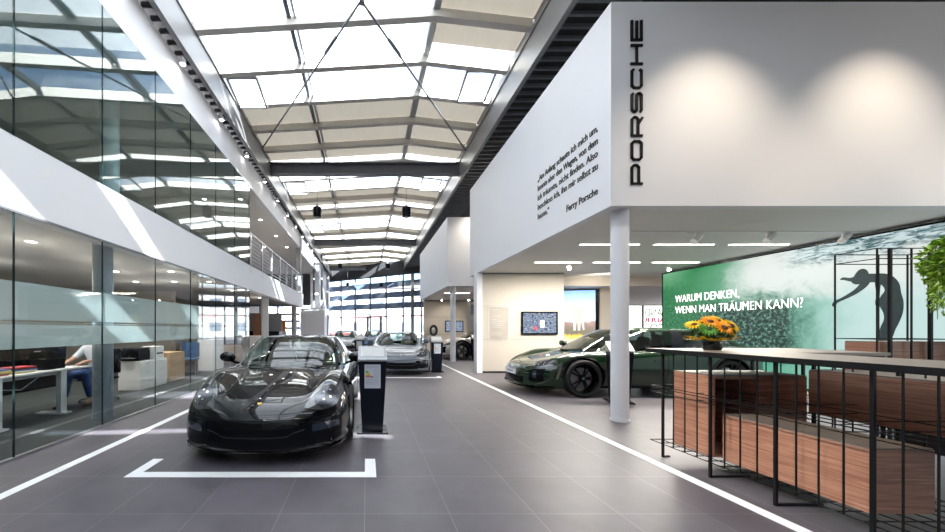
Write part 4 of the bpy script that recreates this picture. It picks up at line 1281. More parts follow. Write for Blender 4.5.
# ------------------------------------------------------------------ info stands
def info_stand(loc, rz, label, first=None):
    if first is not None:
        o = copy_tree(first); o.location = loc; o.rotation_euler = (0, 0, rz); o['label'] = label; return o
    o = empty('info_stand', loc, rz, label, 'info stand', 'dark info stands beside the cars')
    MB().box((-.20, -.02, 0), (.20, .36, .02)).build('base_plate', BLACK, o)
    b = MB(); vs = [(-.135, .04, .02), (.135, .04, .02), (.135, .22, .02), (-.135, .22, .02), (-.185, .0, .94), (.185, .0, .94), (.185, .24, .94), (-.185, .24, .94)]
    b.add(vs, [(0,3,2,1),(4,5,6,7),(0,1,5,4),(1,2,6,5),(2,3,7,6),(3,0,4,7)]); b.build('pillar', mat('navy_black', (.004, .006, .013), .4, spec=.2), o, bevel=.004)
    h = MB(); vs = [(-.19, -.02, .94), (.19, -.02, .94), (.19, .25, .94), (-.19, .25, .94), (-.19, -.02, .965), (.19, -.02, .965), (.19, .25, 1.13), (-.19, .25, 1.13)]
    h.add(vs, [(0,3,2,1),(4,5,6,7),(0,1,5,4),(1,2,6,5),(2,3,7,6),(3,0,4,7)]); hd = h.build('display_head', GREYHEAD, o, bevel=.003)
    u = Vector((0, .27, .165)); 
    def pan(x0, x1, a, b_, e): 
        nn = Vector((0, -.165, .27)).normalized()*e; base = Vector((0, -.02, .965))
        return [Vector((x0, 0, 0))+base+u*a+nn, Vector((x1, 0, 0))+base+u*a+nn, Vector((x1, 0, 0))+base+u*b_+nn, Vector((x0, 0, 0))+base+u*b_+nn]
    q = pan(-.155, .155, .2, .86, 0.0); q2 = pan(-.155, .155, .2, .86, .004)
    MB().add(q + q2, [(0,3,2,1),(4,5,6,7),(0,1,5,4),(1,2,6,5),(2,3,7,6),(3,0,4,7)]).build('price_card', PAPER, hd)
    lean = lambda z: .04 - .04*(z-.02)/.92
    def sheet(x0, x1, z0, z1, e=.004, t=.002):
        return [(x0, lean(z0)-e, z0), (x1, lean(z0)-e, z0), (x1, lean(z1)-e, z1), (x0, lean(z1)-e, z1), (x0, lean(z0)-e+t, z0), (x1, lean(z0)-e+t, z0), (x1, lean(z1)-e+t, z1), (x0, lean(z1)-e+t, z1)]
    FQ = [(0,1,2,3),(7,6,5,4),(0,4,5,1),(1,5,6,2),(2,6,7,3),(3,7,4,0)]
    lb = MB().add(sheet(-.105, .105, .59, .90), FQ).build('energy_label', mat('label_paper', (.62, .65, .72), .5), o)
    cols = [(.0, .45, .10), (.35, .6, .05), (.85, .75, .0), (.9, .45, .0), (.8, .05, .03)]
    for i, c in enumerate(cols):
        z = .805 - i*.016
        MB().add(sheet(-.09, -.055+.009*i, z, z+.012, .006), FQ).build('efficiency_bar', mat('bar_%d' % i, c, .5), lb)
    MB().add(sheet(-.015, .005, .735, .747, .006), FQ).build('class_arrow', BLACK, lb)
    tl = MB()
    for i in range(12): tl.add(sheet(-.09 if i > 6 or i < 2 else .01, .09-.01*(i % 3), .875-.021*i, .880-.021*i, .0055), FQ)
    tl.build('print_lines', mat('print_grey', (.35, .37, .42), .5), lb)
    return o
is1 = info_stand((.085, 4.34, 0), 0, 'dark info stand with grey head and energy label, beside the black sports car')
info_stand((2.24, 10.5, 0), 0, 'dark info stand with energy label between grey blue car and far column', is1)
info_stand((4.66, 6.10, 0), -.35, 'dark info stand half hidden behind the round column, before the green car', is1)
info_stand((-.25, 12.6, 0), 0, 'dark info stand beside the grey blue car, behind the nearest info stand', is1)
info_stand((4.75, 14.3, 0), math.radians(8), 'info stand beside the front wheel of the champagne silver car', is1)

# ------------------------------------------------------------------ counter and wire display frames
ct = empty('wire_counter', (3.155, 3.56, 0), label='black wire frame counter with a long dark top beside the aisle', cat='counter')
XB = .95
posts = [0, -.49, -.98, -1.475, -1.97]
for y in posts:
    p = MB(); p.bar((0, y, .0), (0, y, 1.11), .018); p.bar((0, y, .01), (.36 if y < -.3 else .07, y, .01), .016)
    p.build('post', DARK, ct)
    p = MB(); p.bar((XB, y, .0), (XB, y, 1.11), .020); p.bar((XB, y, .01), (XB-.3, y, .01), .016)
    p.build('post', DARK, ct)
for i in range(1, 17):
    if i % 4 == 0: continue
    y = -.1225*i
    MB().bar((0, y, .135), (0, y, 1.11), .0075).build('rod', DARK, ct)
    MB().bar((XB, y, .135), (XB, y, 1.11), .007).build('rod', DARK, ct)
def net(z, y0=.16, y1=-2.1, x0=0.0, x1=XB):
    n_ = MB()
    for i in range(9): n_.bar((x0+(x1-x0)*i/8, y0, z), (x0+(x1-x0)*i/8, y1, z), .006)
    y = y0
    while y > y1:
        n_.bar((x0, y, z), (x1, y, z), .007); y -= .1225
    return n_
net(.137).build('wire_shelf', DARK, ct)
MB().bar((0, .14, .72), (0, -2.1, .72), .008).build('wire_rail', DARK, ct)
n_ = MB()
for z in (.745, .675):
    for x in (0, XB*.5, XB): n_.bar((x, .14, z), (x, -2.1, z), .006)
    for i in range(5): n_.bar((0, .14-.49*i, z), (XB, .14-.49*i, z), .006)
n_.build('wire_shelf', DARK, ct)
fr_ = MB()
for x in (0, XB): fr_.bar((x, .0, 1.11), (x, -2.1, 1.11), .02)
for y in posts: fr_.bar((0, y, 1.11), (XB, y, 1.11), .018)
for x in (1.49,): fr_.bar((x, .0, 0), (x, .0, 1.11), .02); fr_.bar((x, -.55, 0), (x, -.55, 1.11), .02); fr_.bar((0, 0, 1.11), (x, 0, 1.11), .02); fr_.bar((XB, -.55, 1.11), (x, -.55, 1.11), .02); fr_.bar((x, .0, 1.11), (x, -.55, 1.11), .02)
fr_.build('top_frame', DARK, ct)
top = MB(); poly = [(-.055, .14), (1.515, .14), (1.515, -.58), (.68, -.58), (.68, -2.7), (-.055, -2.7)]
n = len(poly); top.add([(x, y, 1.122) for x, y in poly] + [(x, y, 1.150) for x, y in poly], [tuple(range(n-1, -1, -1)), tuple(range(n, 2*n))] + [(i, (i+1) % n, n+(i+1) % n, n+i) for i in range(n)])
top.build('counter_top', WALNUTT, ct, bevel=.002)
MB().box((-.060, -2.7, 1.108), (-.0555, .14, 1.1495)).box((-.060, .1405, 1.108), (1.515, .145, 1.1495)).build('edge_strip', DARK, ct)

def crate(name, x0, x1, y0, y1, z0, z1, label, opening=False, t=.025):
    o = empty(name, ((x0+x1)/2, (y0+y1)/2, z0), label=label, cat='display box')
    w2, d2, h = (x1-x0)/2, (y1-y0)/2, z1-z0
    bd = MB()
    if opening:
        bd.box((-w2, -d2, 0), (-w2+t, d2, h)); bd.box((w2-t, -d2, 0), (w2, d2, h)); bd.box((-w2+t, d2-t, 0), (w2-t, d2, h)); bd.box((-w2+t, -d2, 0), (w2-t, d2-t, t)); bd.box((-w2+t, -d2, h-t), (w2-t, d2-t, h)); bd.box((-.02, -d2, t), (w2-t, -d2+t, h-t)); bd.box((-.02, -d2+t, t), (0, d2-t, h-t))
    else:
        bd.box((-w2, -d2, 0), (w2, d2, h))
    bd.build('body', WALNUT, o, bevel=.0015)
    MB().box((-w2+.004, -d2+.004, h), (w2-.004, d2-.004, h+.012)).build('top_panel', WALNUTT, o)
    nf = max(1, int(round((y1-y0)/.30)))
    return o
crate('walnut_box', 3.235, 4.12, 3.13, 3.53, .16, .915, 'tall walnut display box at the far end of the wire counter', True)
b2 = crate('walnut_box', 3.30, 3.72, 2.19, 3.10, .15, .565, 'low walnut display box at floor level in the wire counter')
for c_ in b2.children: pass
b3 = crate('walnut_box', 3.99, 4.55, 1.20, 3.02, .70, 1.075, 'long walnut box on the upper level behind the counter rods')
b3.location.z = .61
# far tower
tw = empty('wire_tower', (5.95, 3.9, 0), label='tall black wire tower standing in front of the diver picture', cat='display rack')
for (x, y, w_) in ((.0, .35, .012), (.15, 0, .024), (.40, .0, .012), (.62, 0, .026), (.55, .35, .012), (.92, .35, .012), (.86, 0, .012)):
    MB().bar((x, y, 0), (x, y, 2.30), w_).build('post', DARK, tw)
r_ = MB()
for z in (2.30, 2.18, 1.24):
    r_.bar((.0, 0, z), (.92, 0, z), .010); r_.bar((.0, .35, z), (.92, .35, z), .010); r_.bar((0, 0, z), (0, .35, z), .01); r_.bar((.92, 0, z), (.92, .35, z), .01)
r_.bar((0, 0, .15), (.92, 0, .15), .01); r_.bar((0, .35, .15), (.92, .35, .15), .01)
r_.bar((0, 0, 0), (0, 0, 2.30), .012); r_.bar((.92, 0, 0), (.92, 0, 2.3), .012)
MB().box((.0, 0, .79), (.92, .35, .80)).build('shelf', DARK, tw)
r_.build('wire_frame', DARK, tw)
crate('walnut_box', 6.03, 6.86, 3.93, 4.22, .80, 1.20, 'walnut box held in the tall wire tower before the diver picture')
# black chair-like cushions beneath (dark rolled objects)
lg = empty('lounge_chair', (5.18, 2.75, 0), label='dark upholstered chair with rounded back behind the walnut boxes', cat='chair')
c_ = MB(); c_.box((-.36, -.32, .30), (.36, .32, .44)); c_.build('seat', LEATHER, lg, bevel=.05)
c_ = MB(); c_.box((-.36, .20, .44), (.36, .34, .78)); c_.build('backrest', LEATHER, lg, bevel=.05)
for sx in (-1, 1): MB().box((sx*.36-.05, -.3, .30), (sx*.36+.05, .3, .60)).build('armrest', LEATHER, lg, bevel=.04)
for sx in (-.3, .3):
    for sy in (-.26, .26): MB().cyl((sx, sy, 0), (sx, sy, .31), .018, n=10).build('leg', DARK, lg)

# hanging plant
pl = empty('hanging_plant', (6.20, 3.42, 2.06), label='bushy bright green trailing plant at the top right beside the wire tower', cat='plant')
GRN = mat('leaf_green', (.20, .38, .03), .5, var=.5, vscale=14); GRN2 = mat('leaf_light', (.38, .52, .08), .5, var=.4, vscale=14)
def leaves(n, cen, rad, size, seed, droop=0):
    rnd = random.Random(seed); mb = MB()
    for i in range(n):
        while True:
            v = Vector((rnd.uniform(-1, 1), rnd.uniform(-1, 1), rnd.uniform(-1, 1)))
            if .45 < v.length < 1.0: break
        p = Vector((cen[0]+v.x*rad[0], cen[1]+v.y*rad[1], cen[2]+v.z*rad[2]))
        s_ = size*rnd.uniform(.6, 1.25)
        R = Matrix.Rotation(rnd.uniform(0, 2*PI), 3, 'Z') @ Matrix.Rotation(rnd.uniform(-.9, .9), 3, 'X') @ Matrix.Rotation(rnd.uniform(-.9, .9), 3, 'Y')
        q = [Vector(a) for a in ((0, -1, 0), (.5, -.3, .1), (.42, .35, .05), (0, 1, -.15), (-.42, .35, .05), (-.5, -.3, .1))]
        mb.add([p + R @ (a*s_) for a in q], [(0, 1, 2, 3), (0, 3, 4, 5)])
    return mb
f_ = leaves(1500, (0, 0, .02), (.33, .30, .30), .034, 3)
f2 = leaves(900, (.05, 0, -.02), (.35, .32, .32), .032, 5)
rnd = random.Random(11)
stm = MB()
for i in range(26):
    a = rnd.uniform(0, 2*PI); r0 = rnd.uniform(.18, .34); x = math.cos(a)*r0; y = math.sin(a)*r0*.8; z = -.1; ln = rnd.uniform(.25, .52)
    stm.tube([(x, y, z), (x+rnd.uniform(-.03, .03), y, z-ln*.5), (x+rnd.uniform(-.05, .05), y, z-ln)], .003, 4)
    for k in range(int(ln*60)):
        q = Vector((x+rnd.uniform(-.04, .04), y+rnd.uniform(-.03, .03), z-ln*k/(ln*60))); s_ = .024
        R = Matrix.Rotation(rnd.uniform(0, 6), 3, 'Z') @ Matrix.Rotation(rnd.uniform(.5, 1.4), 3, 'X')
        (f_ if k % 2 else f2).add([q + R @ (Vector(t)*s_) for t in ((0, -1, 0), (.5, 0, 0), (0, 1, 0), (-.5, 0, 0))], [(0, 1, 2, 3)])
f_.build('foliage', GRN, pl, recalc=False); f2.build('foliage', GRN2, pl, recalc=False); tag(stm.build('stem', GRN, pl), kind='stuff')
MB().lathe([(.001, -.10), (.12, -.10), (.16, .14), (.15, .14), (.11, -.08), (.001, -.08)], n=24).build('pot', DARK, pl, smooth=True)
cbl = MB()
for a in (0, 2.1, 4.2): cbl.cyl((.15*math.cos(a), .15*math.sin(a), .13), (0, 0, .8), .004, n=5)
cbl.cyl((0, 0, .8), (0, 0, 1.05), .004, n=5)
cbl.build('hanging_cord', DARK, pl)

# bouquet and vase
vz = empty('flower_vase', (3.46, 3.35, 1.15), label='small dark square vase on the counter top under the sunflowers', cat='vase')
MB().lathe([(.001, .0), (.065, 0), (.075, .02), (.072, .085), (.066, .085), (.062, .02), (.001, .01)], n=24).build('body', BLACKG, vz, smooth=True)
bq = empty('sunflower_bouquet', (3.46, 3.35, 1.24), label='round bouquet of orange and yellow sunflowers with dark leaves on the counter', cat='flowers')
YEL = mat('petal_yellow', (1.0, .62, .01), .5, var=.15, vscale=20); ORG = mat('petal_orange', (.90, .22, .01), .5, var=.15); BRN = mat('flower_centre', (.10, .035, .01), .8)
DGR = mat('dark_leaf', (.015, .075, .015), .5, var=.4, vscale=20)
MB().cyl((0, 0, -.075), (0, 0, .03), .022, n=8).build('stem', DGR, bq)
wrap = MB(); rnd = random.Random(4)
for i in range(34):
    a = 2*PI*i/34; r1 = .21+rnd.uniform(-.02, .025); zz = .03+rnd.uniform(-.015, .03)
    p0 = Vector((math.cos(a)*.05, math.sin(a)*.05, .0)); p1 = Vector((math.cos(a-.13)*r1*.7, math.sin(a-.13)*r1*.7, zz-.01)); p2 = Vector((math.cos(a)*r1, math.sin(a)*r1, zz)); p3 = Vector((math.cos(a+.13)*r1*.7, math.sin(a+.13)*r1*.7, zz-.01))
    wrap.add([p0, p1, p2, p3], [(0, 1, 2, 3)])
wrap.build('collar_petals', YEL, bq, recalc=False)
l_ = leaves(300, (0, 0, .09), (.17, .17, .10), .03, 9); l_.build('foliage', DGR, bq, recalc=False)
fls = [(-.02, -.13, .13, 1), (.08, -.10, .15, 0), (.13, -.04, .10, 0), (.02, -.03, .20, 0), (-.08, -.06, .19, 1), (-.13, -.09, .12, 2), (.05, .10, .18, 0), (-.10, .08, .16, 0), (.15, .06, .14, 1)]
for (x, y, z, kk) in fls:
    mb = MB(); nn = Vector((x*1.3, y*1.3-.25, z*.9+.15)).normalized(); M = Matrix.Translation((x, y, z)) @ nn.to_track_quat('Z', 'Y').to_matrix().to_4x4()
    for ring, (nr, rr0, rr1, zz) in enumerate(((18, .02, .085, .0), (16, .018, .068, .010))):
        for i in range(nr):
            a = 2*PI*i/nr + ring*.2; da = .17
            mb.add([M @ Vector((math.cos(a)*rr0, math.sin(a)*rr0, zz)), M @ Vector((math.cos(a-da)*rr1*.65, math.sin(a-da)*rr1*.65, zz+.008)), M @ Vector((math.cos(a)*rr1, math.sin(a)*rr1, zz+.004)), M @ Vector((math.cos(a+da)*rr1*.65, math.sin(a+da)*rr1*.65, zz+.008))], [(0, 1, 2, 3)])
    fl_ = mb.build('flower', (YEL, mat('petal_amber', (1.0, .40, .01), .5), mat('bud_green', (.10, .30, .03), .6))[kk], bq, recalc=False)
    MB().lathe([(.001, .022), (.015, .020), (.024, .010), (.02, .0)], M, 14).build('flower_centre', BRN if kk < 2 else DGR, fl_, smooth=True)

# ------------------------------------------------------------------ office behind the glass
dk = empty('office_desk', (-4.80, 3.4, 0), label='white sit stand desk with T shaped legs behind the office glass', cat='desk')
MB().box((-.85, 0, .70), (0, 2.42, .725)).build('tabletop', WHITE2, dk, bevel=.003)
for y in (1.02, 1.98):
    l_ = MB(); l_.box((-.13, y-.05, .02), (-.05, y+.05, .70)); l_.box((-.45, y-.07, .006), (.02, y+.07, .03))
    l_.build('leg', WHITE2, dk)
MB().box((-.7, 1.0, .64), (-.1, 2.0, .70)).build('cross_beam', GREYST, dk)
cb = MB()
cb.tube([(-.3, 1.9, .66), (-.35, 1.6, .45), (-.3, 1.3, .5), (-.35, 1.0, .3)], .008, 5)
cb.build('cable', PAPER, dk)
cols = [('red', (.45, .03, .04)), ('grey', (.22, .22, .24)), ('yellow', (.70, .55, .08)), ('white', (.75, .75, .75)), ('blue', (.08, .15, .35)), ('black', (.03, .03, .03))]
k = 0
for sidx, (bx, by) in enumerate(((-5.02, 4.45), (-5.05, 4.85), (-5.35, 4.6))):
    z = .725
    for j in range(5):
        nm, c = cols[(sidx*2+j) % 6]; th = .018
        o = MB().box((-.12, -.15, 0), (.12, .15, th-.001)).build('magazine', mat('magazine_'+nm, c, .5))
        o.location = (bx + .01*((j*7) % 3), by + .008*((j*5) % 4), z); o.rotation_euler = (0, 0, .1*((j*3) % 3)-.1)
        tag(o, '%s magazine in the %s pile on the white desk, %s' % (nm, ['front', 'second', 'rear'][sidx], ['at the bottom', 'second from the bottom', 'in the middle of the pile', 'second from the top', 'on top'][j]), 'magazine', 'magazines on the white desk')
        z += th
for (x, y, w_, h_, lab) in ((-5.05, 5.32, .34, .17, 'black desk organiser box on the white desk, nearer the seated person'), (-5.45, 5.2, .3, .15, 'black desk organiser box on the white desk, at its rear edge')):
    o = empty('desk_box', (x, y, .725), label=lab, cat='box')
    b_ = MB(); t = .01
    b_.box((-.12, -w_/2, 0), (.12, w_/2, t)); b_.box((-.12, -w_/2, t), (-.11, w_/2, h_)); b_.box((.11, -w_/2, t), (.12, w_/2, h_)); b_.box((-.11, -w_/2, t), (.11, -w_/2+t, h_)); b_.box((-.11, w_/2-t, t), (.11, w_/2, h_)); b_.box((-.11, -.005, t), (.11, .005, h_-.02))
    b_.build('case', BLACK, o)
    MB().box((-.1, -w_/2+.02, t), (-.02, -.02, h_-.01)).build('papers', mat('papers', (.4, .4, .42), .6), o)
# monitor
mo = empty('desk_monitor', (-5.45, 4.3, .725), math.radians(60), 'black desktop monitor seen from behind on the white desk', 'monitor')
MB().box((-.28, -.015, .12), (.28, .015, .46)).build('screen', BLACK, mo, bevel=.005); MB().box((-.02, .01, 0), (.02, .03, .25)).build('stand', DKST, mo); MB().box((-.12, -.08, 0), (.12, .1, .012)).build('base', DKST, mo)

# seated person behind frosted glass
def skin_mesh(name, pts, edges, m, parent, sub=2, root=0):
    me = bpy.data.meshes.new(name); me.from_pydata([p[:3] for p in pts], edges, [])
    o = bpy.data.objects.new('tmp_skin', me); COL.objects.link(o)
    o.modifiers.new('s', 'SKIN')
    if not me.skin_vertices: me.skin_vertices.new()
    for i, p in enumerate(pts):
        r = p[3] if isinstance(p[3], tuple) else (p[3], p[3])
        me.skin_vertices[0].data[i].radius = r; me.skin_vertices[0].data[i].use_root = (i == root)
    sb = o.modifiers.new('u', 'SUBSURF'); sb.levels = sub; sb.render_levels = sub
    dg = bpy.context.evaluated_depsgraph_get()
    out = bpy.data.meshes.new_from_object(o.evaluated_get(dg)); bpy.data.objects.remove(o)
    out.materials.clear(); out.shade_smooth(); out.name = name
    return link(name, out, m, parent)
SKIN = mat('skin', (.50, .30, .22), .55); SHIRT = mat('shirt', (.62, .68, .78), .8); JEANS = mat('jeans', (.03, .07, .20), .85); SHOE = mat('brown_shoe', (.12, .05, .03), .5); HAIR = mat('hair', (.05, .03, .02), .7)
pe = empty('person', (-5.05, 6.32, 0), 0, 'seated person in light shirt and blue jeans working at the office desk', 'person')
# person faces -y ; pelvis at z .52
B = [(0, 0, .54, .13), (0, -.01, .68, .125), (0, -.03, .85, .135), (0, -.07, 1.00, .14), (0, -.09, 1.07, .06), (0, -.11, 1.13, .05), (0, -.13, 1.20, .085), (0, -.145, 1.29, .085),
     (.17, -.07, 1.01, .055), (.25, -.20, .84, .043), (.18, -.44, .79, .033), (.15, -.50, .785, .03),
     (-.17, -.07, 1.01, .055), (-.25, -.20, .84, .043), (-.18, -.44, .79, .033), (-.15, -.50, .785, .03),
     (.11, -.08, .53, .085), (.14, -.44, .55, .068), (.14, -.34, .12, .04), (.14, -.46, .05, .035),
     (-.11, -.08, .53, .085), (-.15, -.46, .55, .068), (-.15, -.56, .12, .04), (-.15, -.68, .05, .035)]
E = [(0,1),(1,2),(2,3),(3,4),(4,5),(5,6),(6,7),(3,8),(8,9),(9,10),(10,11),(3,12),(12,13),(13,14),(14,15),(0,16),(16,17),(17,18),(18,19),(0,20),(20,21),(21,22),(22,23)]
for s_, wi in ((1, 11), (-1, 15)):
    wx, wy = B[wi][0], B[wi][1]
    B.append((wx-.005*s_, wy-.05, .775, (.028, .018))); pi_ = len(B)-1; E.append((wi, pi_))
    for q, (dx, ln) in enumerate(((-.027, .06), (-.010, .072), (.008, .068), (.025, .052))):
        B.append((wx+dx, wy-.085, .772, .009)); B.append((wx+dx*1.1, wy-.085-ln*.55, .766, .008)); B.append((wx+dx*1.1, wy-.085-ln, .752, .0075)); m_ = len(B)
        E += [(pi_, m_-3), (m_-3, m_-2), (m_-2, m_-1)]
    B.append((wx-.035*s_, wy-.05, .768, .010)); B.append((wx-.048*s_, wy-.085, .758, .009)); m_ = len(B); E += [(pi_, m_-2), (m_-2, m_-1)]
skin_mesh('body', B, E, SKIN, pe)
sh = [(0, 0, .56, .15), (0, -.01, .68, .145), (0, -.03, .85, .15), (0, -.07, 1.0, .155), (0, -.085, 1.055, .09), (.18, -.07, 1.01, .07), (.25, -.195, .85, .06), (.235, -.26, .835, .056), (-.18, -.07, 1.01, .07), (-.25, -.195, .85, .06), (-.235, -.26, .835, .056)]
skin_mesh('shirt', sh, [(0,1),(1,2),(2,3),(3,4),(3,5),(5,6),(6,7),(3,8),(8,9),(9,10)], SHIRT, pe)
jn = [(0, 0, .53, .145), (.11, -.08, .53, .10), (.14, -.45, .555, .082), (.14, -.345, .14, .06), (-.11, -.08, .53, .10), (-.15, -.47, .555, .082), (-.15, -.565, .14, .06)]
skin_mesh('jeans', jn, [(0,1),(1,2),(2,3),(0,4),(4,5),(5,6)], JEANS, pe)
for (x, y) in ((.14, -.36), (-.15, -.58)):
    skin_mesh('shoe', [(x, y+.07, .05, (.038, .035)), (x, y-.08, .045, (.042, .032)), (x, y-.17, .04, (.036, .024))], [(0,1),(1,2)], SHOE, pe)
MB().ball((0, -.13, 1.275), .105, 14, (.95, 1.1, 1.05)).build('hair', HAIR, pe, smooth=True)
fc = MB(); fc.ball((0, -.245, 1.235), .016, 8, (.8, 1.3, 1.2)); 
for s_ in (-1, 1): fc.ball((s_*.033, -.222, 1.262), .012, 8)
fc.build('face_features', SKIN, pe, smooth=True)
ch = empty('office_chair', (-5.05, 6.36, 0), 0, 'dark swivel office chair under the seated person', 'chair')
MB().box((-.23, -.26, .40), (.23, .20, .445)).build('seat', BLACK, ch, bevel=.03)
MB().box((-.21, .22, .50), (.21, .27, .98)).build('backrest', BLACK, ch, bevel=.02)
MB().cyl((0, 0, .08), (0, 0, .41), .03, n=14).build('gas_column', DKST, ch)
MB().bar((0, .1, .42), (0, .26, .55), .05, .02).build('back_bracket', DKST, ch)
for i in range(5):
    a = 2*PI*i/5+.3; MB().bar((0, 0, .09), (math.cos(a)*.3, math.sin(a)*.3, .065), .035, .025).build('foot_spoke', DKST, ch)
    MB().cyl((math.cos(a)*.3-.012, math.sin(a)*.3, .03), (math.cos(a)*.3+.012, math.sin(a)*.3, .03), .024, n=12).build('caster', BLACK, ch)

# cabinets and printer
def cabinet(x, y, w_, d, h, label, m=WHITE2, drawers=3, name='office_cabinet'):
    o = empty(name, (x, y, 0.006), label=label, cat='cabinet')
    MB().box((-w_, 0, 0), (0, d, h)).build('carcass', m, o, bevel=.003)
    n2 = 2
    for j in range(n2):
        for i in range(drawers):
            z0 = .04+(h-.06)*i/drawers; z1 = z0+(h-.06)/drawers-.008
            dr = MB().box((.0, .01+d*j/n2, z0), (.014, d*(j+1)/n2-.01, z1)).build('drawer', m, o)
            MB().box((.014, d*(j+.35)/n2, z1-.03), (.022, d*(j+.65)/n2, z1-.022)).build('handle', ALU, dr)
    return o
cabinet(-4.98, 7.38, .48, 1.0, .64, 'white drawer cabinet behind the glass carrying the printer')
cabinet(-4.98, 10.9, .5, .8, 1.0, 'white cabinet farther back behind the glass, past the wooden desk')
pr = empty('office_printer', (-5.24, 7.62, .646), label='black office printer on the white drawer cabinet', cat='printer')
MB().box((-.21, -.2, 0), (.21, .2, .24)).build('body', BLACK, pr, bevel=.02); MB().box((-.20, -.16, .24), (.20, .19, .29)).build('scanner_lid', BLACKG, pr, bevel=.01); MB().box((-.15, -.32, .06), (.15, -.2, .075)).build('paper_tray', DKST, pr)
bx = empty('white_box', (-5.12, 8.1, .646), label='white boxy device with a slot on the drawer cabinet beside the printer', cat='device')
MB().box((-.18, -.18, 0), (.13, .18, .30)).build('body', WHITE2, bx, bevel=.01); MB().box((.13, -.12, .12), (.135, .12, .15)).build('slot', BLACK, bx)
def desk2(x, y, w_, d, label, rz=0):
    o = empty('wooden_desk', (x, y, 0.006), rz, label=label, cat='desk')
    MB().box((-w_/2, -d/2, .71), (w_/2, d/2, .74)).build('tabletop', OAK, o, bevel=.002)
    for sx in (-1, 1): MB().box((sx*(w_/2-.03)-.03, -d/2, 0), (sx*(w_/2-.03)+.03, d/2, .71)).build('side_panel', OAK, o)
    MB().box((-w_/2+.06, -d/2+.02, .1), (w_/2-.06, -d/2+.04, .71)).build('front_panel', OAK, o)
    return o
desk2(-5.5, 8.98, .9, .7, 'light oak desk behind the glass between the two white cabinets')
desk2(-5.6, 12.9, 1.5, .7, 'light oak desk in the bright rear office, nearer the glass front')
desk2(-8.2, 13.8, 1.5, .7, 'light oak desk in the bright rear office, near the outer wall')
def chair2(x, y, rz, m, label):
    o = empty('visitor_chair', (x, y, 0.0), rz, label, 'chair')
    MB().box((-.24, -.24, .43), (.24, .24, .48)).build('seat', m, o, bevel=.02)
    MB().box((-.24, .20, .50), (.24, .25, .95)).build('backrest', m, o, bevel=.02)
    for sx in (-.2, .2):
        for sy in (-.2, .2): MB().cyl((sx, sy, 0), (sx, sy, .43), .014, n=8).build('leg', ALU, o)
        MB().bar((sx, .2, .44), (sx, .23, .6), .02).build('back_bracket', ALU, o)
    return o
BLUEF = mat('blue_fabric', (.03, .10, .24), .8); TEALF = mat('pale_teal_fabric', (.35, .45, .45), .8)
chair2(-5.3, 10.05, .3, BLUEF, 'blue visitor chair behind the glass, at the near oak desk')
chair2(-5.2, 12.1, 2.8, TEALF, 'pale grey green chair at the oak desk in the rear office, on its aisle side')
chair2(-6.3, 13.7, .2, TEALF, 'pale grey green chair behind the oak desk in the rear office')
cabinet(-4.6, 14.6, .8, .8, 1.05, 'white counter block in the rear office beside the balcony column')
# items under the balcony
ob = empty('dark_shelf_unit', (-5.1, 16.2, 0), label='dark shelf unit with a wooden door panel under the balcony', cat='shelf')
MB().box((-.9, 0, 0), (.9, .5, 1.25)).build('carcass', BLACK, ob); MB().box((-.35, -.02, .1), (.0, -.001, 2.1)).build('wooden_panel', mat('brown_panel', (.22, .09, .05), .5), ob)
MB().box((-.9, .5, 0), (.9, .55, 2.1)).build('back_panel', DKST, ob)
fg_ = empty('figure_display', (-4.35, 17.2, 0), label='slim display stand with orange and white panel under the balcony', cat='display')
MB().box((-.25, 0, 0), (.25, .05, 1.2)).build('stand', WHITE2, fg_); MB().box((-.05, -.02, 1.25), (.22, .05, 1.75)).build('orange_panel', mat('orange', (.75, .28, .05), .5), fg_); MB().box((-.3, -.01, 1.2), (.25, .04, 1.26)).build('shelf', WHITE2, fg_)

lb_ = empty('darkening_cupboard', (-7.6, 5.6, 0), label='long black low cupboard added to darken the office behind the white desk', cat='cupboard')  # invented cupboard, added so the room behind the desk turns darker
MB().box((-.25, -2.6, .006), (.25, 2.6, 1.05)).build('carcass', BLACK, lb_, bevel=.004)
for i in range(6):
    d__ = MB().box((.25, -2.58+i*.865, .05), (.268, -2.58+i*.865+.85, 1.02)).build('door', BLACKG, lb_)
    MB().box((.268, -2.58+i*.865+.05, .85), (.28, -2.58+i*.865+.2, .87)).build('handle', ALU, d__)
# exterior facade behind the office
wf = empty('window_4', (0, 0, 0), kind='structure')
MB().box((-10, 19.0, 0.1), (-3.8, 19.02, 2.7)).build('pane', GLASSC, wf)
fr = MB()
for x in np.arange(-10, -3.7, 1.0): fr.box((x-.04, 18.95, 0), (x+.04, 19.08, 2.72))
for z in (.06, .95, 2.68): fr.box((-10, 18.97, z-.04), (-3.8, 19.06, z+.04))
for z in (1.35, 1.75, 2.15): fr.box((-10, 19.2, z), (-3.8, 19.3, z+.12))
fr.build('window_frame', DKST, wf)
# gallery far volume
struct('wall_white_block', MB().box((-4.9, 25.0, 0), (-3.1, 26.5, 2.9)), WHITE)
struct('column_frame', MB().box((-4.0, 25.2, 2.9), (-3.86, 25.34, 7.0)).box((-3.4, 25.2, 2.9), (-3.26, 25.34, 7.0)).box((-4.0, 25.2, 6.2), (-3.26, 25.34, 6.35)), DKST)
struct('wall_left_far', MB().box((-4.4, 26.5, 0), (-3.7, 34, 7.2)), WHITE)

